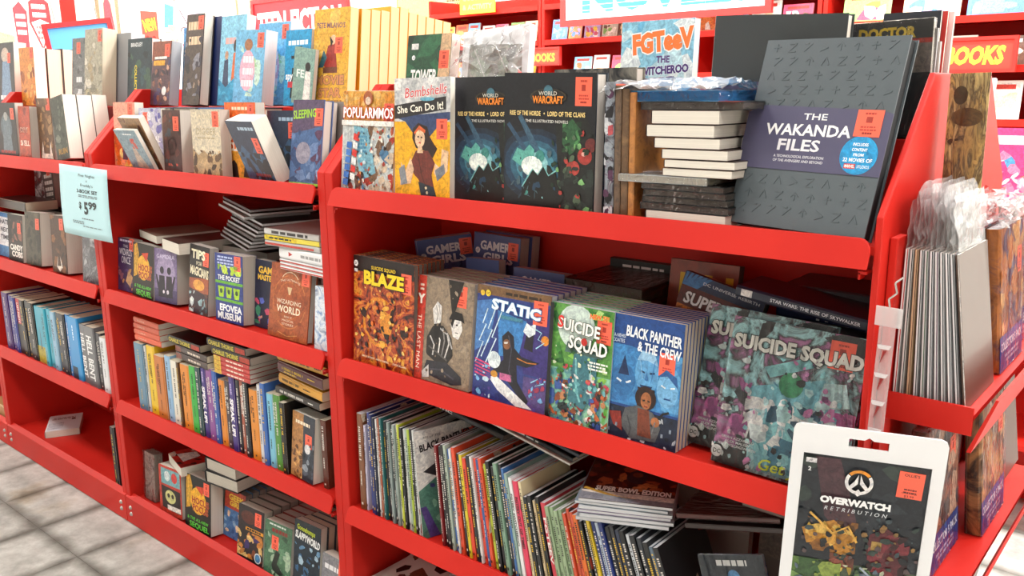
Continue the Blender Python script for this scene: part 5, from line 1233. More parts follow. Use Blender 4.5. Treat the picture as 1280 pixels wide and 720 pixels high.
for i, (x, t, h, c, d) in enumerate(C3):
    nb = Book('hardcover_book', '%s novel spine on the third shelf of the left bay' % d, .15, h, t - .0015, plain(c, .4, 'book_cover', 0, .15), 'cream', i in (7, 8, 9, 14, 15, 16), 'spine-out novels of the left bay')
    if i in (15, 16): nb.spine(lambda p: p.text('HELL BENT', .52, .5, .5 if i == 16 else .6, '#f0f0f0', w=.75, wt=.03))
    elif i == 7: nb.spine(lambda p: (p.rect(.7, 0, 1, 1, '#b8a83a'), p.poly([(.35, .5), (.75, .42), (.75, .58)], '#3a5a6a')))
    elif i == 3: nb.spine(lambda p: (p.rect(.45, 0, 1, 1, '#1c1516'), p.text('LAST PARTY', .25, .5, .4, '#f0e8e4', w=.36, wt=.02)))
    elif i == 14: nb.spine(lambda p: (p.rect(.8, .1, 1, .6, '#2a3a4c'), p.bars(.1, .4, .5, .08, '#d8ecf8', 1)))
    else: spine_bars(nb, c, 400 + i)
    nb.spine_out(x, YF + .016 + (.005 if i % 2 else 0), SZ[3], 0)

nb = Book('paperback_book', 'white paperback lying alone on the empty bottom deck', .13, .19, .028, pm('#d8d6da'), 'white', False)
nb.front(lambda p: (p.rect(.06, .1, .5, .5, '#c8c6cc'), p.bars(.1, .9, .8, .04, '#7a4a3a', 2), p.rect(.7, .62, .82, .72, '#5a2a24')))
nb.spine(lambda p: (p.bars(.05, .95, .5, .5, '#8a5a4a', 1)))
nb.lying(-3.80, YF + .04, Z4, -28, 'spine')
for i in range(2):
    nb = Book('paperback_book', ['grey-green spine standing against the divider, bottom deck of the left bay', 'dark spine in front of the grey-green one, bottom deck of the left bay'][i], .15, .225, .03, art_mat(['#4a5a58', '#6a7a78', '#3a4644'], 20, 3 + i) if i == 0 else pm('#25262a'), 'grey', False)
    nb.spine_out(-3.012 + .036 * i, YF + .055 - .035 * i, Z4, 0); spine_bars(nb, '#25262a', 440 + i)
# glimpse of the next bay
for i, (z, c) in enumerate(((SZ[3], '#c8a040'), (SZ[3], '#3a4a8a'), (SZ[3], '#d8d4cc'))):
    nb = Book('paperback_book', 'paperback in the bay at the left edge, %s from the end panel' % nth(i), .14, .2, .035, pm(c), 'cream', False); nb.spine_out(-3.945 - .04 * (i + 1) + .0, YF + .012, z, 0); spine_bars(nb, c, 450 + i)
nb = Book('paperback_book', 'tan paperback lying at the left edge of the picture on the bottom deck', .14, .2, .06, pm('#b88a5a'), 'cream', False); nb.lying(-4.15, YF + .02, Z4, 0, 'spine')

# ------------------------------------------------------------------ top shelf of the left and middle bays, front row
G7 = 'front row of the top shelf'
def blobcov(base, cols, seed, top=None, title=None, n=26):
    def f(p):
        p.rect(0, 0, 1, 1, base); p.blobs(cols, n, (0, 0, 1, 1), (.07, .2), seed)
        if title: p.text(title[0], .5, title[1], title[2], title[3], w=title[4], wt=.03)
    return f
S1 = SZ[1]
def T1(lb, W, H, T, c, fn, x, y, **k):
    k.setdefault('pages', 'grey'); k.setdefault('group', G7)
    return fo(lb, W, H, T, pm(c) if isinstance(c, str) else c, fn, x, y, S1, **k)
def f(p): p.rect(0, 0, 1, 1, '#2c2a2c'); p.ell(.5, .55, .28, .25, '#5a6a74'); p.poly([(.35, .7), (.65, .7), (.75, .1), (.25, .1)], '#6a7a84'); p.ell(.5, .75, .1, .08, '#a8a8a4'); p.bars(.1, .9, .1, .05, '#a82a24', 1)
T1('charcoal thriller with a grey figure at the far left of the top shelf', .185, .2, .03, '#2c2a2c', f, -3.652, YB, lean=2, stick=(.84, .8))
T1('rust-red book with three lines of pale capitals on the left top shelf', .1, .187, .03, '#a83a24', blobcov('#b8482c', ['#8a2a1c', '#c86a44'], 3, None, None, 10), -3.455, YB, lean=4, stick=None).front(lambda p: (p.text('DEVIL', .5, .55, .1, '#f2d8c8', w=.8, wt=.03), p.text('SPELL', .5, .3, .1, '#f2d8c8', w=.8, wt=.03)))
def f(p): p.rect(0, 0, 1, 1, '#6a4a30'); p.blobs(['#8a6440', '#4a3220', '#a88258'], 22, (0, .2, 1, 1), (.08, .2), 3); p.poly([(.1, .02), (.25, .3), (.3, .1), (.7, .1), (.78, .3), (.9, .02)], '#efe6d8')
T1('brown fantasy novel with white antlers at its foot on the left top shelf', .12, .215, .03, '#6a4a30', f, -3.345, 1.30, lean=2, stick=(.8, .9))
T1('dark forest novel with gold lettering, front of a leaning white-paged group', .10, .214, .045, '#3f4238', (lambda p: (p.rect(0, 0, 1, 1, '#444a40'), p.blobs(['#5a6256', '#2c302a', '#787e70'], 26, (0, 0, 1, 1), (.08, .2), 5), p.text('RUIN', .55, .14, .09, '#b88a3a', w=.7, wt=.02))), -3.135, YB, yaw=0, lean=3, roll=-9, pages='white')
copies(2, 'white-paged dark novel in line, %s behind the forest one', .10, .212, .05, pm('#5a5650'), 'white', -3.135, YB - .004, S1, 0, 3, -9, 'line behind the forest novel', name='paperback_book')
def f(p): p.rect(0, 0, 1, 1, '#f0946a'); p.rect(0, .6, 1, 1, '#f2a48a'); p.blobs(['#f4c05a', '#e8742c', '#f8dc8a', '#d85a2a'], 30, (0, 0, 1, .5), (.06, .16), 3, 2.2); p.poly([(.4, .1), (.42, .45), (.5, .55), (.6, .45), (.64, .1)], '#5a4054'); p.ell(.5, .55, .07, .06, '#6a4a4a')
T1('salmon-orange novel with a figure walking through flames on the top shelf', .14, .2, .03, '#f0946a', f, -2.816, 1.32, lean=4, stick=(.8, .88), pages='white')
T1('grey-blue slim book tipped forward over the lip, with a red mark', .128, .134, .012, '#8fa8b4', (lambda p: (p.rect(0, 0, 1, 1, '#8aa6b4'), p.poly([(.3, .1), (.5, .6), (.6, .6), (.8, .05)], '#c8b8a8'), p.blobs(['#c8402e', '#d85a48'], 5, (.5, .55, .75, .8), (.06, .12), 2), p.bars(.3, .8, .9, .03, '#e8eef0', 1))), -2.597, 1.276, lean=-24, pages='white')
T1('tan slim book tipped forward behind the grey-blue one', .128, .17, .02, '#b89a7a', blobcov('#a8845e', ['#c8a67e', '#8a6444', '#7a4a3a'], 4), -2.590, 1.298, lean=-22, pages='white')
T1('violet and white novel with swirling handwritten title on the top shelf', .134, .183, .03, '#9a9ac8', blobcov('#c8cce0', ['#6a6ab8', '#e8eaf4', '#4a4a9a', '#a8a8d8'], 6, None, ('COSTAL', .5, .1, '#f4f4fa', .8)), -2.66, 1.335, lean=1, stick=(.3, .82), pages='white')
T1('dark wine-brown novel with a round emblem and thick grey page side', .1, .178, .05, '#4a2a28', blobcov('#4a2c2a', ['#6a3a34', '#2f1a1a', '#3a4a54'], 7, None, None, 18), -2.446, 1.292, lean=2.6, stick=(.75, .78)).front(lambda p: (p.ring(.5, .42, .2, .26, '#6a5a58'), p.bars(.2, .8, .12, .04, '#c84a34', 1)))
def f(p): p.rect(0, 0, 1, 1, '#d8cdb4'); p.text('DAVID', .5, .9, .06, '#b8a888', w=.5); p.text('DIGGER', .5, .68, .1, '#a89878', w=.7, wt=.01); p.bars(.15, .85, .58, .02, '#a89878', 1); p.poly([(0, 0), (1, 0), (1, .3), (.8, .36), (.6, .3), (.4, .4), (.2, .32), (0, .42)], '#b89a70'); p.blobs(['#6a4e34', '#4a3424', '#c8aa80'], 26, (0, 0, 1, .4), (.03, .12), 5, 2)
T1('pale beige novel with bare brown trees along its foot on the top shelf', .144, .182, .03, '#d8cdb4', f, -2.246, YB, lean=1.5, stick=(.85, .86))
def f(p): p.rect(0, 0, 1, 1, '#ee6a1e'); p.poly([(0, 0), (1, 0), (1, .32), (.4, .42), (0, .3)], '#f0a83a'); p.text('DON', .3, .55, .11, '#f6ece2', w=.45, wt=.05); p.text('CLEAN', .4, .42, .11, '#f6ece2', w=.6, wt=.05); p.bars(.2, .85, .92, .04, '#f8d8bc', 1); p.poly([(.1, 0), (.15, .2), (.25, .24), (.35, .18), (.4, 0)], '#2a1c1a'); p.poly([(.55, .02), (.6, .2), (.75, .26), (.95, .1), (.9, 0)], '#2a1c1a')
T1('bright orange paperback with black silhouettes standing tall on the top shelf', .144, .2, .03, '#ee6a1e', f, -2.137, 1.308, lean=2, stick=(.86, .88))
def hunt(p): p.rect(0, 0, 1, 1, '#1f3450'); p.poly([(0, 0), (1, 0), (1, .4), (.7, .6), (.5, .45), (.25, .62), (0, .4)], '#2f5a80'); p.bars(.3, .95, .88, .05, '#a8c0d4', 1); p.blobs(['#14222f', '#4a7a9a', '#101820'], 22, (0, .05, 1, .5), (.05, .14), 3, 2); p.bars(.3, .9, .14, .05, '#8a2a2c', 1)
T1('navy hunter novel standing upright behind the tipped dark one', .134, .178, .03, '#1f3450', hunt, -1.998, 1.345, lean=3, stick=(.8, .72))
T1('second navy novel with pale page side behind the upright hunter novel', .134, .178, .025, '#1f3450', None, -1.985, 1.382, lean=3)
T1('dark blue novel with white page top tipped forward over the lip', .14, .168, .045, '#26323c', hunt, -1.98, 1.279, yaw=-6, lean=-21, pages='white', stick=(.85, .62))
def f(p): p.rect(0, 0, 1, 1, '#4a6a9a'); p.poly([(0, .6), (1, .7), (1, 1), (0, 1)], '#5a4a68'); p.blobs(['#6a86b4', '#34507e', '#8aa4cc', '#5a3a5a'], 26, (0, 0, 1, .65), (.06, .18), 4, 2); p.ell(.42, .38, .24, .13, '#9a96a8'); p.text('SLEEPING', .4, .84, .1, '#a8d83a', w=.75, wt=.02, rot=4); p.rect(0, 0, 1, .03, '#8ac83a')
T1('blue and violet novel with a sleeping face and curly green title by the divider', .12, .205, .028, '#3f5a8a', f, -1.806, YB, lean=8.5, stick=(.86, .8), hard=True)
for i in range(3): T1('pale-paged novel behind the sleeping-face one, %s towards the divider' % nth(i), .08, .2, .024, ['#2a3440', '#8a8078', '#4a4440'][i], None, -1.785 + .02 * i, YB + .034 + .03 * i, lean=7.5)

# price sheet taped to the lip between the bays
sh = MB()
NW, NH = 8, 10; PW, PH = .30, .226
for j in range(NH + 1):
    for i in range(NW + 1):
        u, v = i / NW, j / NH
        sh.v.append((u * PW, -.006 * math.sin(v * 2.4) - .004 * math.sin(u * 3.1 + .4) * v, -v * PH + (u - .5) * -.0))
for j in range(NH):
    for i in range(NW):
        a = j * (NW + 1) + i; sh.f.append((a, a + 1, a + NW + 2, a + NW + 1))
e = empty('price_sheet', 'pale blue paper price sheet hanging from the shelf lip between two bays', 'sign', None, Matrix.Translation((-2.965, YF - .044, 1.252)) @ Matrix.Rotation(R(3), 4, 'Z') @ Matrix.Rotation(R(1.5), 4, 'Y'))
po = sh.build('paper_sheet', plain('#bfe3ea', .7, 'blue_paper'), e, smooth=True)
md = po.modifiers.new('thick', 'SOLIDIFY'); md.thickness = .0004
p = Print(PW, PH)
ink = '#2a3236'
p.text('Five Nights', .58, .88, .04, '#4a565c', w=.34); p.text('at', .58, .81, .035, '#4a565c'); p.text("Freddy's", .58, .745, .04, '#4a565c', w=.26)
p.text('3-BOOK SET', .58, .66, .05, ink, w=.42, wt=.02); p.bars(.35, .82, .6, .012, '#7a8a90', 2); p.text('$', .43, .46, .09, ink, wt=.04); p.text('5', .55, .43, .17, ink, wt=.04); p.text('99', .68, .475, .1, ink, w=.16, wt=.04)
p.bars(.42, .7, .27, .015, '#7a8a90', 1); p.bars(.22, .5, .22, .014, '#7a8a90', 2); p.bars(.45, .85, .16, .012, '#7a8a90', 1)
p.build('printed_lettering', e, lambda a, c, l: (a, -.006 * math.sin((1 - c / PH) * 2.4) - .004 * math.sin(a / PW * 3.1 + .4) * (1 - c / PH) - .0012 - l, c - PH))

# ------------------------------------------------------------------ upper tier (top deck) of the left and middle bays
G8 = 'back row on the top deck'
ZD = SZ[0]
def T0(lb, W, H, T, c, fn, x, y=1.458, **k):
    k.setdefault('pages', 'white'); k.setdefault('group', G8); k.setdefault('lean', 7)
    return fo(lb, W, H, T, pm(c) if isinstance(c, str) else c, fn, x, y, k.pop('z', ZD), **k)
def f(p): p.rect(0, 0, 1, 1, '#3a3c3e'); p.ell(.55, .8, .2, .12, '#c8b8a8'); p.poly([(.4, .7), (.75, .7), (.85, .1), (.3, .1)], '#7a9ab8'); p.bars(.2, .9, .12, .07, '#e0e0e0', 1)
T0('dark thriller with a man in pale blue at the far left of the top deck', .2, .254, .05, '#3a3c3e', f, -4.14, stick=(.75, .75), lean=5)
T0('amber and orange novel with thick cream page side on the top deck', .14, .226, .045, '#d8742c', blobcov('#d88a3a', ['#e8b05a', '#a85a24', '#f0c87a', '#8a3a1c'], 4), -3.866, stick=(.85, .9), lean=3)
copies(4, 'cream-paged dark-backed novel in file, %s behind the amber one', .14, .222, .06, pm('#3a2e28'), 'cream', -3.866, 1.458 - .012, ZD, 0, 3, 0, 'file behind the amber novel', name='hardcover_book', hard=True)
T0('grey thriller with pale initials and a red tag on the top deck', .105, .242, .04, '#6a6c6c', blobcov('#6a6e6e', ['#8a8e8e', '#4a4e50'], 5, None, None, 14), -3.407, stick=(.5, .85)).front(lambda p: (p.bars(.4, .8, .55, .08, '#e8e8e8', 1), p.bars(.3, .8, .38, .08, '#e8e8e8', 1), p.bars(.3, .8, .2, .08, '#e8e8e8', 1)))
T0('misty grey-gold fantasy novel with thick cream page side on the top deck', .14, .268, .05, '#b8b09c', blobcov('#a8a490', ['#c8c4b4', '#8a8876', '#d8d4c4', '#a89a7a'], 7, None, None, 26), -3.303, stick=(.85, .9), pages='cream').front(lambda p: (p.text('BLOOD', .45, .18, .06, '#e8d8a8', w=.7, wt=.02), p.text('SAND', .5, .08, .08, '#e8d8a8', w=.7, wt=.02)))
T0('grey-paged novel behind the misty one on the top deck', .14, .25, .05, '#8a8c90', None, -3.21, 1.515, pages='gloss')
b = T0('dark teal hardcover with white author name and yellow vertical word on the top deck', .165, .226, .035, '#20343c', (lambda p: (p.rect(0, 0, 1, 1, '#243a42'), p.blobs(['#2f5058', '#162428', '#3a5a4a'], 20, (0, 0, 1, .8), (.1, .2), 3), p.text('BRADLEY', .38, .91, .06, '#e8ecec', w=.5, wt=.02), p.text('COLLECTION', .36, .33, .07, '#e8d21e', w=.75, rot=-90, wt=.03))), -3.06, 1.50, roll=0, hard=True)
T0('brown and violet comic paperback with a speech bubble, grey page side, top deck', .12, .205, .035, '#5a3a34', (lambda p: (p.rect(0, 0, 1, 1, '#5a4048'), p.poly([(0, .7), (1, .8), (1, 1), (0, 1)], '#8a4a34'), p.blobs(['#8a5a4a', '#4a4468', '#c8a088', '#2f2430'], 30, (0, 0, 1, .7), (.06, .18), 5), p.rect(.1, .62, .7, .7, '#e8a82c'), p.rect(.15, .72, .8, .76, '#f0ece6'), p.ell(.72, .22, .12, .07, '#f4f4f2'))), -2.818, 1.4585, lean=9, stick=(.8, .85), pages='gloss')
T0('blue novel with white block title and pink circle on the top deck', .12, .249, .02, '#4a9ad8', (lambda p: (p.rect(0, 0, 1, 1, '#5aa4dc'), p.blobs(['#7abce8', '#3a86c8'], 14, (0, 0, 1, 1), (.1, .2), 3), p.text('SMALL', .45, .68, .09, '#f4f8fa', w=.75, wt=.04), p.text('GRADE', .5, .46, .09, '#f4f8fa', w=.8, wt=.04), p.ell(.4, .26, .26, .13, '#d878b8'))), -2.72, 1.515, lean=8)
T0('dark thriller with standing people and navy back on the top deck', .1, .279, .035, '#4a403c', (lambda p: (p.rect(0, 0, 1, 1, '#54473f'), p.bars(.1, .9, .87, .09, '#e8c4a0', 2), p.blobs(['#8a8a94', '#2f2a2a', '#a8907c', '#3a3440'], 28, (0, .1, 1, .75), (.06, .16), 4, 2))), -2.608, 1.455, lean=9.5, stick=(.84, .9), hard=True)
for i in range(2): T0('%s hardcover edge right of the standing-people thriller' % ['navy', 'black'][i], .1, .27, .036, ['#1c2a5a', '#1a1a1e'][i], None, -2.575 + .045 * i, 1.50 + .04 * i, lean=8, hard=True)
def kids(p): p.rect(0, 0, 1, 1, '#8ed0ec'); p.bars(.15, .8, .72, .07, '#e8a8a0', 1); p.poly([(.15, .2), (.2, .5), (.35, .52), (.4, .2)], '#3a4a6a'); p.ell(.28, .56, .07, .05, '#c89a7a'); p.poly([(.5, .25), (.55, .58), (.7, .6), (.75, .25)], '#e8743a'); p.ell(.62, .66, .08, .07, '#3a2a24'); p.poly([(0, 0), (1, 0), (1, .2), (.6, .3), (.3, .2), (0, .3)], '#2a9ac8'); p.blobs(['#4ab4dc', '#1f7aa8'], 12, (0, 0, 1, .25), (.06, .15), 3)
T0('sky blue novel with two young people above waves on the top deck', .134, .265, .03, '#8ed0ec', kids, -2.437, 1.475, lean=9, stick=(.85, .72))
def maze(p): p.rect(0, 0, 1, 1, '#74bce4'); p.blobs(['#a8d8a0', '#8ccce8', '#c8e8d8'], 16, (.1, .1, .9, .8), (.1, .2), 3); p.ell(.45, .45, .26, .28, '#f0b8cc'); p.bars(.25, .68, .6, .09, '#f8e8ee', 3); p.ell(.45, .8, .14, .08, '#a8704a')
b = T0('light blue novel with a pink title oval behind its lower twin, top deck', .156, .236, .04, '#74bce4', maze, -2.300, 1.52, lean=8, stick=(.85, .88), pages='gloss')
T0('light blue novel with a pink title oval, lower twin in front, top deck', .145, .206, .04, '#74bce4', maze, -2.290, 1.436, z=ZD + .002, lean=8, roll=2, stick=(.85, .86), pages='gloss')
T0('turquoise spy novel with a black hat silhouette on the top deck', .115, .205, .03, '#1f9ad0', (lambda p: (p.rect(0, 0, 1, 1, '#24a0d8'), p.bars(.1, .95, .83, .06, '#e8f4fa', 1), p.rect(.25, .62, .8, .66, '#14181e'), p.poly([(.35, .66), (.7, .66), (.66, .78), (.4, .78)], '#14181e'), p.ell(.52, .56, .14, .09, '#e8e8e4'), p.poly([(.3, .5), (.75, .5), (.8, .1), (.25, .1)], '#14181e'), p.text('spy school', .5, .4, .1, '#f6f8fa', w=.9, wt=.03), p.rect(.15, .24, .65, .32, '#d83a4a'))), -2.09, 1.47, lean=7.5)
T0('grey-green slim book with a small white figure leaning on the yellow novel', .09, .15, .012, '#8ab0a4', (lambda p: (p.rect(0, 0, 1, 1, '#8cb2a6'), p.text('FE', .35, .55, .14, '#e8f0ec', w=.4, wt=.02), p.poly([(.55, .1), (.6, .6), (.85, .6), (.9, .1)], '#f0eeea'), p.ell(.7, .68, .13, .08, '#2a2426'))), -2.035, 1.4575, z=ZD, lean=4, roll=8)
def mv(p):
    p.rect(0, 0, 1, 1, '#f2b840'); p.blobs(['#f6c862', '#eeae34'], 10, (0, 0, 1, 1), (.1, .2), 3); p.text("PETE MILANO'S", .48, .83, .055, '#6a4a6a', w=.8, wt=.02, rot=-2); p.text('Guide to Being a', .42, .75, .03, '#b8862c', w=.6)
    p.poly([(.3, .42), (.42, .62), (.62, .66), (.66, .5), (.7, .38), (.5, .34)], '#a83a34'); p.ell(.56, .68, .08, .05, '#f0c8a0'); p.poly([(.16, .4), (.3, .58), (.4, .5), (.3, .4)], '#4a7a8a'); p.poly([(.5, .6), (.46, .72), (.56, .66)], '#2a2a2e'); p.poly([(.3, .34), (.7, .34), (.7, .4), (.3, .4)], '#7a4a3a')
    p.text('MOVIE', .5, .27, .09, '#d8925a', w=.8, wt=.04, out='#5a3a5a', outw=.03); p.text('STAR', .5, .14, .09, '#d8925a', w=.62, wt=.04, out='#5a3a5a', outw=.03); p.bars(.3, .9, .05, .02, '#a87a2c', 1)
mm = pm('#d89a22')
T0('yellow novel with purple outlined title and seated boy, head of a long file', .148, .253, .028, mm, mv, -1.972, 1.478, lean=7, pages='tan', stick=(.72, .62))
for i in range(10):
    fo('yellow-backed tan-paged novel, %s behind the yellow movie novel' % nth(i), .148, .25 + (.012 if i in (3, 4) else 0) - .004 * max(0, i - 5), .031, mm, None, -1.968, 1.516 + .0335 * i, ZD, 0, 6, 0, 'tan', False, None, 'file of yellow novels')
for i in range(4):
    nb = Book('hardcover_book', 'dark blue hardcover lying flat under the back row, %s from the left' % nth(i), .13, .098, .03, pm(['#23304a', '#1f2a3c', '#3a6aa8', '#26303a'][i]), 'white', True, 'hardcovers lying behind the front row'); nb.lying(-2.63 + .145 * i, 1.354, S1 + .155, 0, 'bottom')
backstack(-2.63, -2.06, 1.375, S1, 6, .0248, '#4a3a34', 'hidden book under the flat blue hardcovers, %s from below', D=.06)
# upper tier of the near bay
T0('dark green graphic novel with white stacked title on the top deck', .146, .212, .03, '#1f4a34', (lambda p: (p.rect(0, 0, 1, 1, '#24523a'), p.blobs(['#2f6a48', '#173526'], 14, (0, 0, 1, 1), (.08, .2), 3, 2.5), p.poly([(.7, 0), (.9, 0), (1, .3), (1, 1), (.78, 1)], '#d8b890'), p.text('TOWER', .42, .543, .157, '#f2f4f2', w=.6, wt=.03), p.text('OF GOD', .45, .323, .14, '#f2f4f2', w=.7, wt=.03), p.circ(.16, .75, .04, '#e8f0f4'), p.rect(.1, .84, .26, .905, '#e8ece8'))), -1.59, 1.458, lean=8.5, stick=(.86, .72), z=1.385)
b = T0('grey comic bundle in crumpled clear plastic on the top deck', .2, .215, .02, '#e4e6e8', (lambda p: (p.poly([(.1, .02), (.95, 0), (.9, .8), (.12, .86)], '#8a8a80'), p.blobs(['#6a6a60', '#a8a698', '#4a4a44', '#8fa08a'], 24, (.15, .05, .9, .8), (.08, .18), 3), p.stroke([(.2, .8), (.5, .3)], .015, '#c8c8c0'), p.stroke([(.5, .85), (.85, .3)], .015, '#c8c8c0'))), -1.42, 1.475, lean=10, roll=-3, z=1.385)
bag = film_mat('plastic_bag', .34, .12, .35, 30, (1, 1, 1), .2)
crumple('plastic_bag', .22, .21, .02, .008, 3, bag, b.o, off=(-.01, -.012, 0))
T0('white and aqua cartoon book with orange and violet lettering on the top deck', .158, .208, .02, '#8fd0e8', (lambda p: (p.rect(0, 0, 1, 1, '#8fcde8'), p.blobs(['#c4e8f4', '#6ab4dc', '#a8dcf0', '#e8f6fa'], 30, (0, 0, 1, 1), (.1, .22), 4), p.text('FGTeeV', .57, .82, .17, '#f07a3a', w=.82, wt=.06, out='#f4f4f4', outw=.05, rot=5), p.text('THE', .6, .655, .06, '#5a3a7a', w=.18, wt=.04), p.text('SWITCHEROO', .6, .56, .07, '#4a2f74', w=.7, wt=.05, out='#eef6fa', outw=.04, rot=3), p.text('RESCUE!', .56, .46, .07, '#4a2f74', w=.42, wt=.05, out='#eef6fa', outw=.04, rot=3), p.ell(.78, .14, .07, .06, '#e8c0a0'), p.poly([(.7, .17), (.86, .17), (.8, .24)], '#2a2a30'), p.blobs(['#e8f4fa', '#f6fcff'], 8, (.05, .3, .3, .55), (.06, .12), 6))), -.968, 1.462, lean=3, z=1.385)
b = T0('shrink-wrapped black annual with yellow lettered title at the end of the top deck', .155, .18, .012, '#26282a', (lambda p: (p.rect(0, 0, 1, 1, '#2a2c2e'), p.text('DOCTOR', .55, .9, .09, '#e8c83a', w=.56, wt=.05, out='#5a4a12', outw=.03), p.rect(.72, .55, 1, .8, '#8a8078'), p.blobs(['#4a4a4c', '#6a6a68'], 12, (0, 0, .7, .75), (.1, .2), 3), p.rect(.72, .8, 1, .84, '#c83a2c'))), -.553, 1.474, lean=1.5, roll=-1.5, z=1.385)
b.wrap(film_mat(gloss=.3, rough=.08, bump=.8, bscale=30), .001)
for i in range(2): T0('grey-edged annual behind the yellow-titled one, %s in line' % nth(i), .13, .17 - .02 * i, .008, ['#8a8480', '#b8b0a8'][i], None, -.53 + .003 * i, 1.496 + .0095 * i, lean=0, pages='gloss', z=1.385)
for i in range(3): T0('mixed comic standing low at the end of the top deck, %s from the panel' % nth(i), .09, .2, .008, ['#20242c', '#c83a34', '#d8d4d0'][i], None, -.50 + .004 * i, 1.53 + .022 * i, lean=4, z=1.385)
# ------------------------------------------------------------------ pocket rack on the end of the island
XO = -.252
er = empty('pocket_rack', 'red pocket rack on the end panel holding bagged comics in sloping trays', 'rack', None, Matrix.Translation((XE, 1.3, 0)))
off = Vector((XE, 1.3, 0))
def LB(m, name, mat, parent, **k):
    m.v = [(a - off.x, b_ - off.y, c - off.z) for a, b_, c in m.v]
    return m.build(name, mat, parent, **k)
TR = {0: 1.01, 1: .705, 2: .40}
for k, z in TR.items():
    t = LB(MB().box(XE + .001, XO, 1.30, 1.94, z - .008, z), 'tray_floor', RM, er)
    LB(MB().prism([(1.298, z - .03), (1.302, z - .03), (1.302, z + .012), (1.298, z + .012)], 'x', XE + .001, XO), 'tray_front', RM, t)
    LB(MB().prism([(XO - .004, z - .055), (XO + .002, z - .055), (XO + .03, z + .03), (XO + .026, z + .03)], 'y', 1.298, 1.94), 'tray_lip', RM, t)
LB(MB().box(XE + .0005, XE + .012, 1.285, 1.33, .30, 1.255), 'upright_rail', RM, er, bevel=.002)
LB(MB().box(XE + .0005, XE + .012, 1.90, 1.945, .30, 1.255), 'upright_rail', RM, er, bevel=.002)
# thin bagged comics standing in the top tray, edges to the aisle
ends = ['#e8e6e4:#b8282a', '#d8d6d2:#1c1c20', '#c8a884:#6a4a34', '#e4e4e4:#24242a', '#d0d0d0:#3a5a3a', '#e8e8ea:#1a1a1e', '#dcdcdc:#5a3a54', '#e0e0e0:#22262c', '#eaeaea:#2a2a3a', '#d4d4d6:#1c1c1e', '#4a3a30:#d8d6d2']
tops = []
for i, s in enumerate(ends):
    c, c2 = s.split(':')
    xx = XE + .0155 + i * .0098
    nb = Book('comic_book', 'bagged comic standing on edge in the top tray, %s from the end panel' % nth(i), .17, .226, .0042, plain(c, .4, 'comic_cover', 0, .2), 'white', False, 'bagged comics in the top tray', 'comic')
    nb.spine(lambda p: p.rect(0, .62, 1, .95, c2))
    crumple('bag_top', .17, .07 + .012 * (i % 3), .0015, .0018, 20 + i, bag, nb.o, 8, (0, .0025, .2268))
    nb.spine_out(xx, 1.312, TR[0], .8 * i)
# five-packs with a blue band further along the trays
def pack(lb, x, y, z, W, H, T, cols, seed, txt, yaw=0):
    nb = Book('comic_pack', lb, W, H, T, art_mat(cols, 12, seed), 'gloss', False, 'bagged five-packs in the trays', 'comic pack')
    nb.front(lambda p: (p.blobs(cols, 30, (0, .25, 1, 1), (.08, .2), seed), p.rect(0, 0, 1, .25, '#1f4a9a'), p.text('COLLECTOR 5 PACK', .5, .17, .06, '#e8e8ec', w=.92, wt=.03), p.bars(.2, .85, .09, .02, '#b8c4dc', 2)))
    nb.sticker(.8, .72, w=.034, h=.045)
    nb.wrap(film_mat(gloss=.2, rough=.1, bump=.7, bscale=40), .0015)
    crumple('bag_top', W, .05, .01, .006, seed, bag, nb.o, 9, (0, .004, H))
    M = Matrix.Rotation(R(90 + yaw), 3, 'Z') @ Matrix.Rotation(R(-5), 3, 'X')
    nb.boxed(x, y, z, M)
    return nb
for i in range(3): pack('bagged comic five-pack with blue band in the top tray, %s from the aisle' % nth(i), -.362 + .027 * i, 1.515 + .004 * i, TR[0], .17, .235, .022, [['#2a3a54', '#4a6a8a', '#1a2434', '#8aa0b0'], ['#20303f', '#5a7a94', '#c83a34', '#8a9aa8'], ['#8a4a24', '#c87a3a', '#3a2a5a', '#d8a060']][i], 31 + i, '')
pack('bagged comic five-pack with orange art and blue band at the right edge, top tray', -.33, 1.72, TR[0], .18, .25, .03, ['#a85a2c', '#e0a050', '#4a2a5a', '#7a3a24', '#d8c090'], 41, '')
for i in range(2): pack('bagged comic five-pack with blue band in the lower tray, %s from the aisle' % nth(i), -.345 + .03 * i, 1.36 + .20 * i, TR[1], .17, .24, .024, [['#5a4a4a', '#a8664a', '#2a2430', '#c8a088'], ['#6a4a34', '#c8905a', '#3a2a24', '#a87a4a']][i], 51 + i, '')
for i in range(4):
    nb = Book('comic_book', 'brown comic leaning low in the lower tray, %s from the aisle' % nth(i), .165, .225, .006, plain('#4a3a30', .45, 'comic_cover', 0, .1), 'cream', False, 'brown comics in the trays', 'comic')
    spine_bars(nb, '#4a3a30', 500 + i); nb.spine_out(-.325 + .010 * i, 1.79 + .004 * i, TR[1], 8)
for i in range(3):
    nb = Book('comic_book', 'brown-backed comic with pale capitals slumped outward in the bottom tray, %s' % nth(i), .165, .25, .01, plain('#3a2a20', .45, 'comic_cover', 0, .1), 'cream', False, 'brown comics in the trays', 'comic')
    nb.spine(lambda p: p.bars(.08, .9, .5, .45, '#d8ccb8', 1))
    nb.spine_out(-.345 + .013 * i, 1.45 + .012 * i, TR[2], -6 - i)
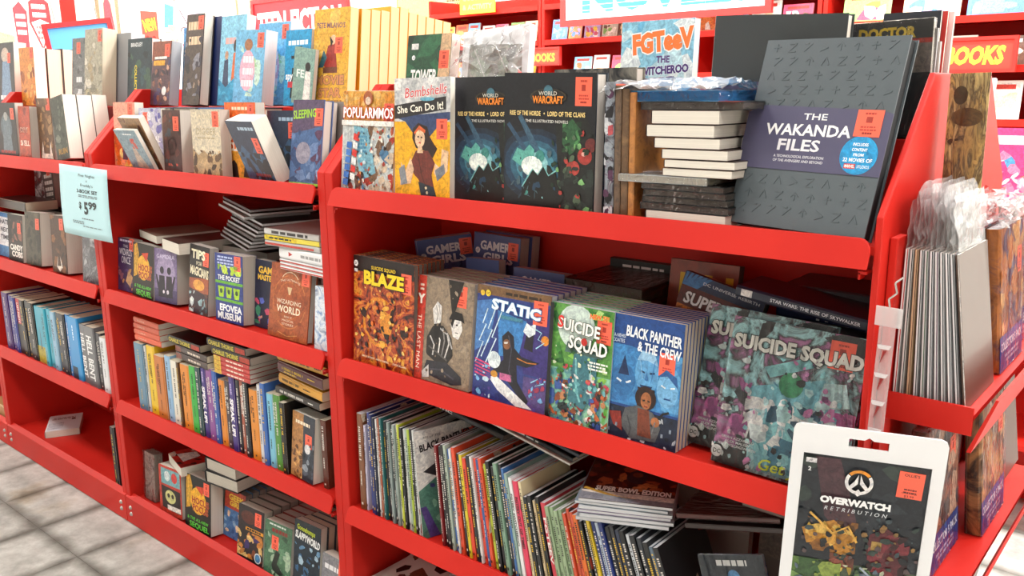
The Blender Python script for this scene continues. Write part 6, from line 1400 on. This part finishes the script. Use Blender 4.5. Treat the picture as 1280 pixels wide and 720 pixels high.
# gold patterned header card in clear plastic
e = empty('header_card', 'gold-brown patterned card in clear plastic sticking up from the pocket rack', 'card', None, Matrix.Translation((-.366, 1.49, TR[0] + .001)) @ Matrix.Rotation(R(-1), 4, 'Y') @ Matrix.Rotation(R(4), 4, 'Z'))
MB().box(0, .056, 0, .0015, .0, .475).build('card_board', art_mat(['#8a6a34', '#c8a458', '#5a4422', '#d8bc78', '#a8843f'], 22, 6, stretch=(3, 1, .6), rough=.3, coat=.4), e)
p = Print(.056, .475); p.ell(.3, .93, .18, .03, '#4a3a1c'); p.ell(.5, .86, .4, .03, '#6a4f24'); p.blobs(['#6a5024', '#4f3c1c', '#c8a862'], 20, (.05, .3, .95, .8), (.05, .14), 4, 2.5); p.build('card_print', e, lambda a, c, l: (a, -.0003 - l, c))
crumple('plastic_sleeve', .066, .475, .002, .0018, 8, film_mat(gloss=.2, rough=.1, bump=.3), e, 12, (-.006, -.004, 0))
# clip strip and blister-packed comic hanging at the end panel
e = empty('clip_strip', 'translucent plastic clip strip hanging on the end panel beside the bagged comics', 'clip strip', None, Matrix.Translation((-.377, 1.236, 1.165)) @ Matrix.Rotation(R(1.5), 4, 'Y'))
clear = film_mat('frosted_plastic', .25, .2, 0, 30, (1, 1, 1), .24)
MB().box(0, .036, -.0008, .0008, -.028, .0).build('strip_header', film_mat('frosted_plastic', .25, .2, 0, 30, (1, 1, 1), .4), e)
MB().box(.007, .029, -.0006, .0006, -.20, -.028).build('strip_body', clear, e)
for i in range(4):
    zc = -.055 - .042 * i
    MB().prism([(.009, zc), (.027, zc), (.025, zc - .005), (.011, zc - .005)][::-1], 'y', -.006, -.0008).build('clip_tab', film_mat('frosted_plastic', .25, .2, 0, 30, (1, 1, 1), .4), e)
    MB().prism([(.017, zc - .008), (.021, zc - .008), (.014, zc - .026)], 'y', -.0045, -.0008).build('clip_tongue', plain('#8a1a18', .4, 'strip_slot'), e)
hk = MB(); pts = [(.018, 0, 0), (.016, -.002, .012), (.026, -.002, .022), (.022, -.002, .036), (.03, .004, .044)]
for a, c in zip(pts, pts[1:]): hk.tube(a, c, .0014, 6)
hk.build('wire_hook', STEEL, e)

CW, CHH, CT = .206, .31, .014
e = empty('blister_comic', 'comic in a white blister pack with a round orange-topped emblem, hanging in front', 'comic', None, Matrix.Translation((-.469, 1.172, .682)) @ rotm(23, -2, 1.8).to_4x4())
r_ = .012
pts = []
for cx, cz, a0 in ((CW - r_, CHH - r_, 0), (r_, CHH - r_, 90), (r_, r_, 180), (CW - r_, r_, 270)):
    for i in range(5): a = R(a0 + 22.5 * i); pts.append((cx + r_ * math.cos(a), cz + r_ * math.sin(a)))
# frame built as four rails round the window, with a hang slot cut in the head rail
wp = plain('#e4e4e6', .3, 'white_blister', 0, .3)
head = CHH - .045
m = MB().prism([(0, head), (CW, head), (CW, CHH - .028), (0, CHH - .028)][::-1], 'y', 0, .004)
m.build('lower_rail', wp, e)
top = [(0, CHH - .028), (CW * .37, CHH - .028), (CW * .37, CHH - .015), (CW * .47, CHH - .015), (CW * .5, CHH - .0105), (CW * .53, CHH - .015), (CW * .63, CHH - .015), (CW * .63, CHH - .028), (CW, CHH - .028), (CW, CHH - .01), (CW - .003, CHH - .003), (CW - .01, CHH), (.01, CHH), (.003, CHH - .003), (0, CHH - .01)]
left_ = [(0, CHH - .028), (CW * .37, CHH - .028), (CW * .37, CHH - .015), (CW * .47, CHH - .015), (CW * .5, CHH - .0105), (CW * .5, CHH), (.01, CHH), (.003, CHH - .003), (0, CHH - .01)]
right_ = [(CW - a, c) for a, c in left_][::-1]
m = MB().prism(left_[::-1], 'y', 0, .004); m.prism(right_[::-1], 'y', 0, .004); m.build('hang_tab', wp, e)
MB().box(0, .017, 0, .004, 0, head).build('side_rail', wp, e); MB().box(CW - .017, CW, 0, .004, 0, head).build('side_rail', wp, e); MB().box(.017, CW - .017, 0, .004, 0, .02).build('foot_rail', wp, e)
MB().box(.012, CW - .012, .004, .011, .014, head + .004).build('comic_inside', plain('#1c2028', .4, 'comic_cover', 0, .2), e)
iw, ih = CW - .034, head - .02
p = Print(iw, ih)
p.rect(0, 0, 1, 1, '#20262e'); p.rect(0, 0, 1, .3, '#4a5a44'); p.blobs(['#2a3038', '#34403c', '#1a2028'], 20, (0, .3, 1, .98), (.1, .25), 3)
p.poly([(.1, .98), (.3, .98), (.5, .55), (.42, .45), (.22, .6)], '#4a3038'); p.poly([(.05, .5), (.3, .58), (.48, .5), (.5, .4), (.36, .34), (.3, .44), (.1, .4)], '#b8802c'); p.blobs(['#d8a040', '#8a5a24', '#5a3a1c', '#e8c060'], 24, (.08, .36, .5, .58), (.03, .09), 5)
p.blobs(['#6a3a2a', '#8a4a3a'], 8, (.3, .24, .5, .36), (.05, .1), 8)
p.poly([(.6, .52), (.72, .58), (.85, .52), (.92, .36), (.84, .24), (.66, .28), (.58, .4)], '#5a1f28'); p.blobs(['#7a2a34', '#3a1418', '#8a4a4a', '#2a1014'], 16, (.6, .26, .92, .54), (.04, .1), 6); p.rect(.62, .42, .7, .48, '#a88a4a')
p.blobs(['#d8b84a', '#f0e08a', '#3a4a5a', '#a89038', '#6a8a5a'], 26, (.3, .05, .75, .28), (.04, .11), 9); p.blobs(['#5a7a3a', '#8aa04a', '#3a5a34'], 18, (0, 0, .4, .3), (.06, .16), 10)
p.poly([(0, .2), (.35, .1), (.3, 0), (0, 0)], '#7aa05a'); p.poly([(.35, .06), (1, .14), (1, 0), (.3, 0)], '#7a8a98')
p.spark(['#3a4a50', '#141a20', '#5a4a4a', '#8a6a3a', '#2f3f3a'], 70, (0, .3, 1, .64), 3); p.spark(['#8aa04a', '#d8c86a', '#3a5a34', '#c8d0b0', '#5a6a7a'], 70, (0, 0, 1, .3), 5); p.stroke([(.1, .62), (.3, .5), (.42, .56), (.5, .46)], .02, '#e0b050'); p.stroke([(.55, .3), (.72, .2), (.95, .24)], .018, '#a8b8c8')
p.ring(.46, .855, .085, .112, '#f4f4f4', 145, 395); p.ring(.46, .855, .085, .112, '#ee9a2a', 40, 140)
p.poly([(.452, .905), (.452, .845), (.40, .805), (.385, .825), (.425, .86)], '#f4f4f4'); p.poly([(.468, .905), (.468, .845), (.52, .805), (.535, .825), (.495, .86)], '#f4f4f4'); p.poly([(.425, .785), (.46, .812), (.495, .785), (.46, .765)], '#f4f4f4')
p.text('OVERWATCH', .45, .72, .042, '#f6f6f6', w=.56, wt=.06); p.text('R E T R I B U T I O N', .46, .665, .026, '#d8dce0', w=.5, shear=.25)
p.rect(.025, .945, .11, .975, '#e8e8ea'); p.text('IV', .065, .96, .015, '#333'); p.text('2', .06, .905, .026, '#f0f0f0', wt=.03)
p.build('cover_print', e, lambda a, c, l: (.017 + a, .0035 - l, .02 + c))
sticker(e, .8, .755, CW, CHH, w=.034, h=.041, y=.0028, big=True, rot=-2)
m = MB()
NX, NZ = 10, 12
rr = np.random.RandomState(5)
for j in range(NZ + 1):
    for i in range(NX + 1):
        m.v.append((.014 + i / NX * (CW - .028), -.0045 + rr.randn() * .0006, .017 + j / NZ * (head - .014)))
for j in range(NZ):
    for i in range(NX):
        a = j * (NX + 1) + i; m.f.append((a, a + 1, a + NX + 2, a + NX + 1))
m.build('clear_window', film_mat(gloss=.06, rough=.06, bump=.15, bscale=14), e, smooth=True)
# ------------------------------------------------------------------ back wall: red bookcases with children's books, header signs
YW = 6.0
def wallcase(x0, x1, label, zs=(2.19, 1.90, 1.60, 1.28, .95, .6, .25), hdr=True):
    e = empty('wall_bookcase', label, 'bookcase', 'red bookcases along the back wall', Matrix.Translation(((x0 + x1) / 2, YW, 0)))
    o_ = Vector(((x0 + x1) / 2, YW, 0))
    def add(m, n, par=e):
        m.v = [(a - o_.x, b_ - o_.y, c) for a, b_, c in m.v]; return m.build(n, RM, par)
    add(MB().box(x0, x0 + .03, YW, 6.48, .02, 2.32), 'side_panel'); add(MB().box(x1 - .03, x1, YW, 6.48, .02, 2.32), 'side_panel')
    add(MB().box(x0 + .03, x1 - .03, 6.45, 6.48, .02, 2.32), 'back_panel')
    for z in zs:
        s = add(MB().box(x0 + .03, x1 - .03, YW + .01, 6.45, z - .015, z), 'shelf')
        add(MB().box(x0 + .03, x1 - .03, YW - .005, YW + .01, z - .035, z + .008), 'shelf_lip', s)
    return e
cases = [(-6.12, -4.77, 'red wall bookcase under the yellow colouring sign'), (-4.76, -3.42, 'red wall bookcase under the blue lettered sign'), (-3.41, -2.35, 'red wall bookcase seen above the black hardcover'), (-2.34, -1.0, 'red wall bookcase at the right with the small red sign')]
for c in cases: wallcase(*c)
kid = ['#e8c23a', '#d86a3a', '#7ab0d8', '#e8e4dc', '#c84a6a', '#8ac06a', '#f0d8b0', '#5a8ac8', '#e88a4a', '#b8a0d0', '#d8d0c0', '#6a4a3a']
kc = 0
def kidrow(x0, x1, z, n, hmin, hmax, tag_):
    global kc
    wd = (x1 - x0) / n
    for i in range(n):
        h = rnd.uniform(hmin, hmax); w_ = wd * rnd.uniform(.78, .96)
        c = kid[kc % len(kid)]
        nb = Book('picture_book', 'small %s picture book, %s along the %s' % (cname(c), nth(i), tag_), w_, h, .012, pm(c), 'white', False, 'children\'s books on the back wall')
        c2 = kid[(kc * 5 + 3) % len(kid)]; c3 = kid[(kc * 7 + 1) % len(kid)]
        sd = kc
        nb.front(lambda p: (p.rect(.06, .06, .94, .94, c), p.blobs([c2, c3, '#f4f0e8', c2], 9, (.1, .08, .9, .7), (.12, .3), sd), p.rect(.15, .78, .85, .9, '#f4f2ee' if dark(c) else '#c83a2c')))
        nb.face(x0 + wd * i, YW + .03 + .01 * (i % 2), z, 0, 10, 0)
        kc += 1
kidrow(-6.0, -4.82, 1.90, 7, .16, .2, 'upper shelf under the colouring sign')
kidrow(-4.68, -3.5, 1.90, 7, .14, .18, 'upper shelf under the blue lettered sign')
kidrow(-4.45, -3.5, 1.60, 5, .16, .2, 'lower shelf under the blue lettered sign')
kidrow(-6.0, -4.85, 1.60, 6, .14, .2, 'lower shelf under the colouring sign')
kidrow(-3.33, -2.42, 1.90, 4, .15, .2, 'upper shelf above the black hardcover')
kidrow(-2.22, -1.08, 1.90, 3, .16, .2, 'upper shelf at the right of the back wall')
kidrow(-2.2, -1.08, 1.60, 4, .17, .22, 'lower shelf at the right of the back wall')
kidrow(-2.2, -1.08, 1.28, 4, .18, .24, 'third shelf at the right of the back wall')

def sign(name, label, W, H, base, frame, fn, loc, rz=0, tilt=0, ft=.03, rods=0, leg=None):
    e = empty(name, label, 'sign', None, Matrix.Translation(loc) @ Matrix.Rotation(R(rz), 4, 'Z') @ Matrix.Rotation(R(tilt), 4, 'Y'))
    MB().box(0, W, 0, .012, 0, H).build('sign_board', plain(base, .5, 'sign_board'), e)
    p = Print(W, H); fn(p); p.build('sign_lettering', e, lambda a, c, l: (a, -.0006 - l, c))
    if frame:
        fm = plain(frame, .4, 'sign_frame')
        MB().box(-ft, W + ft, -.012, .02, -ft, 0).build('frame_rail', fm, e); MB().box(-ft, W + ft, -.012, .02, H, H + ft).build('frame_rail', fm, e)
        MB().box(-ft, 0, -.012, .02, 0, H).build('frame_rail', fm, e); MB().box(W, W + ft, -.012, .02, 0, H).build('frame_rail', fm, e)
    if rods:
        for x in (W * .15, W * .85): MB().tube((x, .006, H + (ft if frame else 0)), (x, .006, rods), .004, 6).build('hanging_rod', STEEL, e)
    return e
sign('wall_sign', 'white sign with big striped blue letters in a red frame over the bookcases', 1.72, .46, '#f6f8fa', '#c8302c', lambda p: (p.text('NOVELS', .52, .36, .46, '#3fb4e4', w=.86, wt=.05), [p.rect(.05, .14 + i * .085, .97, .15 + i * .085, '#f6f8fa') for i in range(6)]), (-4.43, 5.9, 2.045), ft=.05)
sign('wall_sign', 'yellow sign with grey capitals about colouring hung on the back bookcase', .42, .3, '#f0d43a', None, lambda p: (p.text('COLORING', .5, .46, .15, '#8a8a7a', w=.84, wt=.03), p.text('& ACTIVITY', .5, .2, .15, '#8a8a7a', w=.84, wt=.03)), (-5.68, 5.965, 2.17))
sign('wall_sign', 'red shelf sign with yellow slanted capitals at the right of the back wall', .44, .17, '#d8382a', '#c02a22', lambda p: p.text('BOOKS', .52, .5, .6, '#f4c83a', w=.74, wt=.05, shear=.15), (-1.60, 5.94, 1.585), ft=.02)
sign('wall_sign', 'small red shelf sign with yellow lettering behind the bagged bundle', .42, .12, '#d8402c', '#c02a22', lambda p: p.text('BOOKS', .6, .45, .55, '#f0a83a', w=.6, wt=.04), (-4.95, 5.94, 1.71), ft=.015)
sign('wall_sign', 'yellow rounded sign corner beside the colouring sign on the back wall', 1.0, .3, '#f4d84a', None, lambda p: (p.rect(.02, .05, .98, .95, '#f6e07a'), p.poly([(.5, .3), (.75, .2), (.9, .4), (.8, .7), (.55, .7)], '#e8b48a'), p.bars(.72, .95, .75, .06, '#5a4a2a', 3)), (-7.0, 6.40, 2.17))
# hanging red fiction sign near the corner
sign('hanging_sign', 'red sign with tall white capitals in a red frame, above the sky blue novels', 1.36, .36, '#d8303a', '#c8282c', lambda p: p.text('TEEN FICTION', .5, .46, .6, '#fbf6f4', w=.92, wt=.05), (-7.45, 4.98, 1.955), 0, 0, .04, rods=1.90)
# posters and signs on the left wall
def poster(label, y0, y1, z0, z1, base, fn, name='wall_poster', tilt=0):
    W, H = abs(y1 - y0), z1 - z0
    e = empty(name, label, 'poster', None, Matrix.Translation((X0 + .004, y0, z0)) @ Matrix.Rotation(R(90), 4, 'Z') @ Matrix.Rotation(R(tilt), 4, 'Y'))
    MB().box(0, W, -.002, 0, 0, H).build('poster_sheet', plain(base, .6, 'poster_card'), e)
    p = Print(W, H); fn(p); p.build('poster_print', e, lambda a, c, l: (a, -.0025 - l, c))
    return e
def shield(p): p.poly([(.5, 0), (1, .5), (.95, .85), (.5, 1), (.05, .85), (0, .5)], '#c8343c'); p.poly([(.5, .08), (.9, .5), (.5, .56), (.1, .5)], '#f6f0ea'); p.bars(.15, .85, .78, .08, '#f6e8e0', 2); p.bars(.3, .7, .42, .05, '#a84a4a', 3)
poster('red and white shield poster on the left wall beside the red pillar', 3.15, 3.33, 1.85, 2.32, '#f2e8d0', shield)
poster('red slanted badge poster at the left edge of the wall', 3.03, 3.14, 1.85, 2.25, '#f4ece0', lambda p: (p.poly([(.1, .1), (.9, 0), (1, .8), (.5, 1), (0, .85)], '#c83a44'), p.bars(.15, .85, .7, .09, '#f8ecea', 3)))
poster('grey-green cartoon cut-out at the far left of the wall', 2.80, 3.02, 1.75, 2.3, '#c8d0b8', lambda p: (p.ell(.5, .7, .4, .25, '#e8e4da'), p.stroke([(.1, .8), (.5, .95), (.9, .75)], .03, '#8a5a5a'), p.poly([(0, 0), (1, 0), (1, .4), (0, .5)], '#9aa888')))
MB_p = MB().box(X0 + .005, X0 + .15, 3.36, 3.48, 0, 2.6)
pl = empty('wall_pillar', 'red pillar strip rising on the left wall behind the books', 'pillar', None, Matrix.Translation((X0 + .08, 3.42, 0)))
MB().box(-.075, .07, -.06, .06, 0, CEIL_Z).build('pillar_body', RM, pl); MB().box(-.076, .055, -.068, -.06, 0, CEIL_Z).build('edge_strip', plain('#e8d8d0', .5, 'edge_trim'), pl)
poster('tall poster of a person in a red dress on the left wall', 3.72, 3.93, 1.95, 2.5, '#c8b89a', lambda p: (p.poly([(.3, 0), (.35, .6), (.5, .75), (.65, .6), (.8, 0)], '#d84a54'), p.ell(.5, .85, .12, .1, '#e8c4a4'), p.rect(0, 0, .15, 1, '#8a7a5a'), p.rect(.85, 0, 1, 1, '#9a8a6a')))
poster('red square poster with slanted yellow word on the left wall', 4.13, 4.29, 1.98, 2.24, '#dc4a3c', lambda p: (p.text('NEW', .5, .55, .4, '#f0dc3a', w=.8, wt=.05, rot=14, out='#8a2a1c', outw=.03), p.circ(.3, .1, .1, '#8a2a24'), p.circ(.7, .1, .1, '#8a2a24')))
poster('white cartoon poster with teal and lilac shapes on the left wall', 4.33, 4.78, 1.93, 2.42, '#f4efea', lambda p: (p.poly([(.05, .35), (.25, .35), (.3, .75), (.1, .8)], '#5aa0b0'), p.poly([(.35, .3), (.9, .35), (.9, .75), (.4, .7)], '#c8c4d8'), p.blobs(['#e8b89a', '#f0c8ac'], 8, (.05, .1, .35, .4), (.06, .12), 3), p.stroke([(.3, .9), (.6, .4)], .02, '#5a4a44'), p.ring(.5, .3, .07, .09, '#5a4a44'), p.ring(.75, .36, .07, .09, '#5a4a44'), p.blobs(['#c8403a'], 4, (.1, .02, .5, .08), (.06, .1), 5)))
poster('small caption balloon outlined in black high on the left wall', 4.0, 4.3, 2.33, 2.5, '#fafaf6', lambda p: (p.stroke([(.05, .3), (.2, .1), (.5, .2), (.8, .1), (.95, .3)], .02, '#2a2a2a')))
poster('pale green and yellow poster high near the corner of the left wall', 5.0, 5.5, 1.98, 2.6, '#ece4b8', lambda p: (p.rect(.5, 0, 1, 1, '#b8d0a8'), p.stroke([(.2, 0), (.3, .5), (.28, 1)], .05, '#c88a6a'), p.bars(.55, .95, .6, .05, '#8a7a4a', 4)))
# tilted blue sign in a red frame
sign('hanging_sign', 'tilted light blue sign in a red frame behind the misty fantasy novel', .36, .34, '#5aa4e0', '#c02c30', lambda p: (p.ell(.75, .62, .12, .2, '#f4f8fa'), p.poly([(0, 0), (1, 0), (1, .4), (0, .6)], '#7ab8ea')), (-6.02, 2.52, 1.56), 60, -7, .03, rods=1.75)

# small far display with picture books, beyond the end of the island
fx, fy = -.85, 3.1
e = empty('book_table', 'low white display rack with picture books beyond the end of the island', 'display rack', None, Matrix.Translation((fx + .45, fy, 0)))
def add2(m, n): m.v = [(a - fx - .45, b_ - fy, c) for a, b_, c in m.v]; return m.build(n, RM, e)
add2(MB().box(fx, fx + .9, fy, fy + .35, 1.08, 1.10), 'shelf'); add2(MB().box(fx, fx + .9, fy, fy + .35, .70, .72), 'shelf'); add2(MB().box(fx, fx + .9, fy, fy + .35, .3, .32), 'shelf')
add2(MB().box(fx, fx + .03, fy, fy + .35, 0, 1.12), 'side_panel'); add2(MB().box(fx + .87, fx + .9, fy, fy + .35, 0, 1.12), 'side_panel'); add2(MB().box(fx + .03, fx + .87, fy + .33, fy + .35, 0, 1.10), 'back_panel')
for i, (c, h, lb) in enumerate((('#e8e6ea', .40, 'white'), ('#d84a8a', .24, 'pink'), ('#e0783a', .3, 'orange'), ('#5ac06a', .34, 'green'), ('#b8a0d8', .3, 'lilac'), ('#e8d23a', .28, 'yellow'))):
    nb = Book('picture_book', '%s picture book standing on the far display rack' % lb, .13, h, .02, pm(c), 'white', False, 'picture books on the far display rack')
    nb.front(lambda p: (p.rect(0, 0, 1, 1, c), p.blobs(['#f4f4f0', '#7a5a9a', '#5aa8d8', '#e88ab0'], 14, (.05, .05, .95, .7), (.1, .2), i), p.rect(.1, .78, .9, .9, '#f6f6f4')))
    if i == 0: pass
    nb.face(fx + .05 + .135 * i, fy + .06, 1.10, 0, 8, 0)
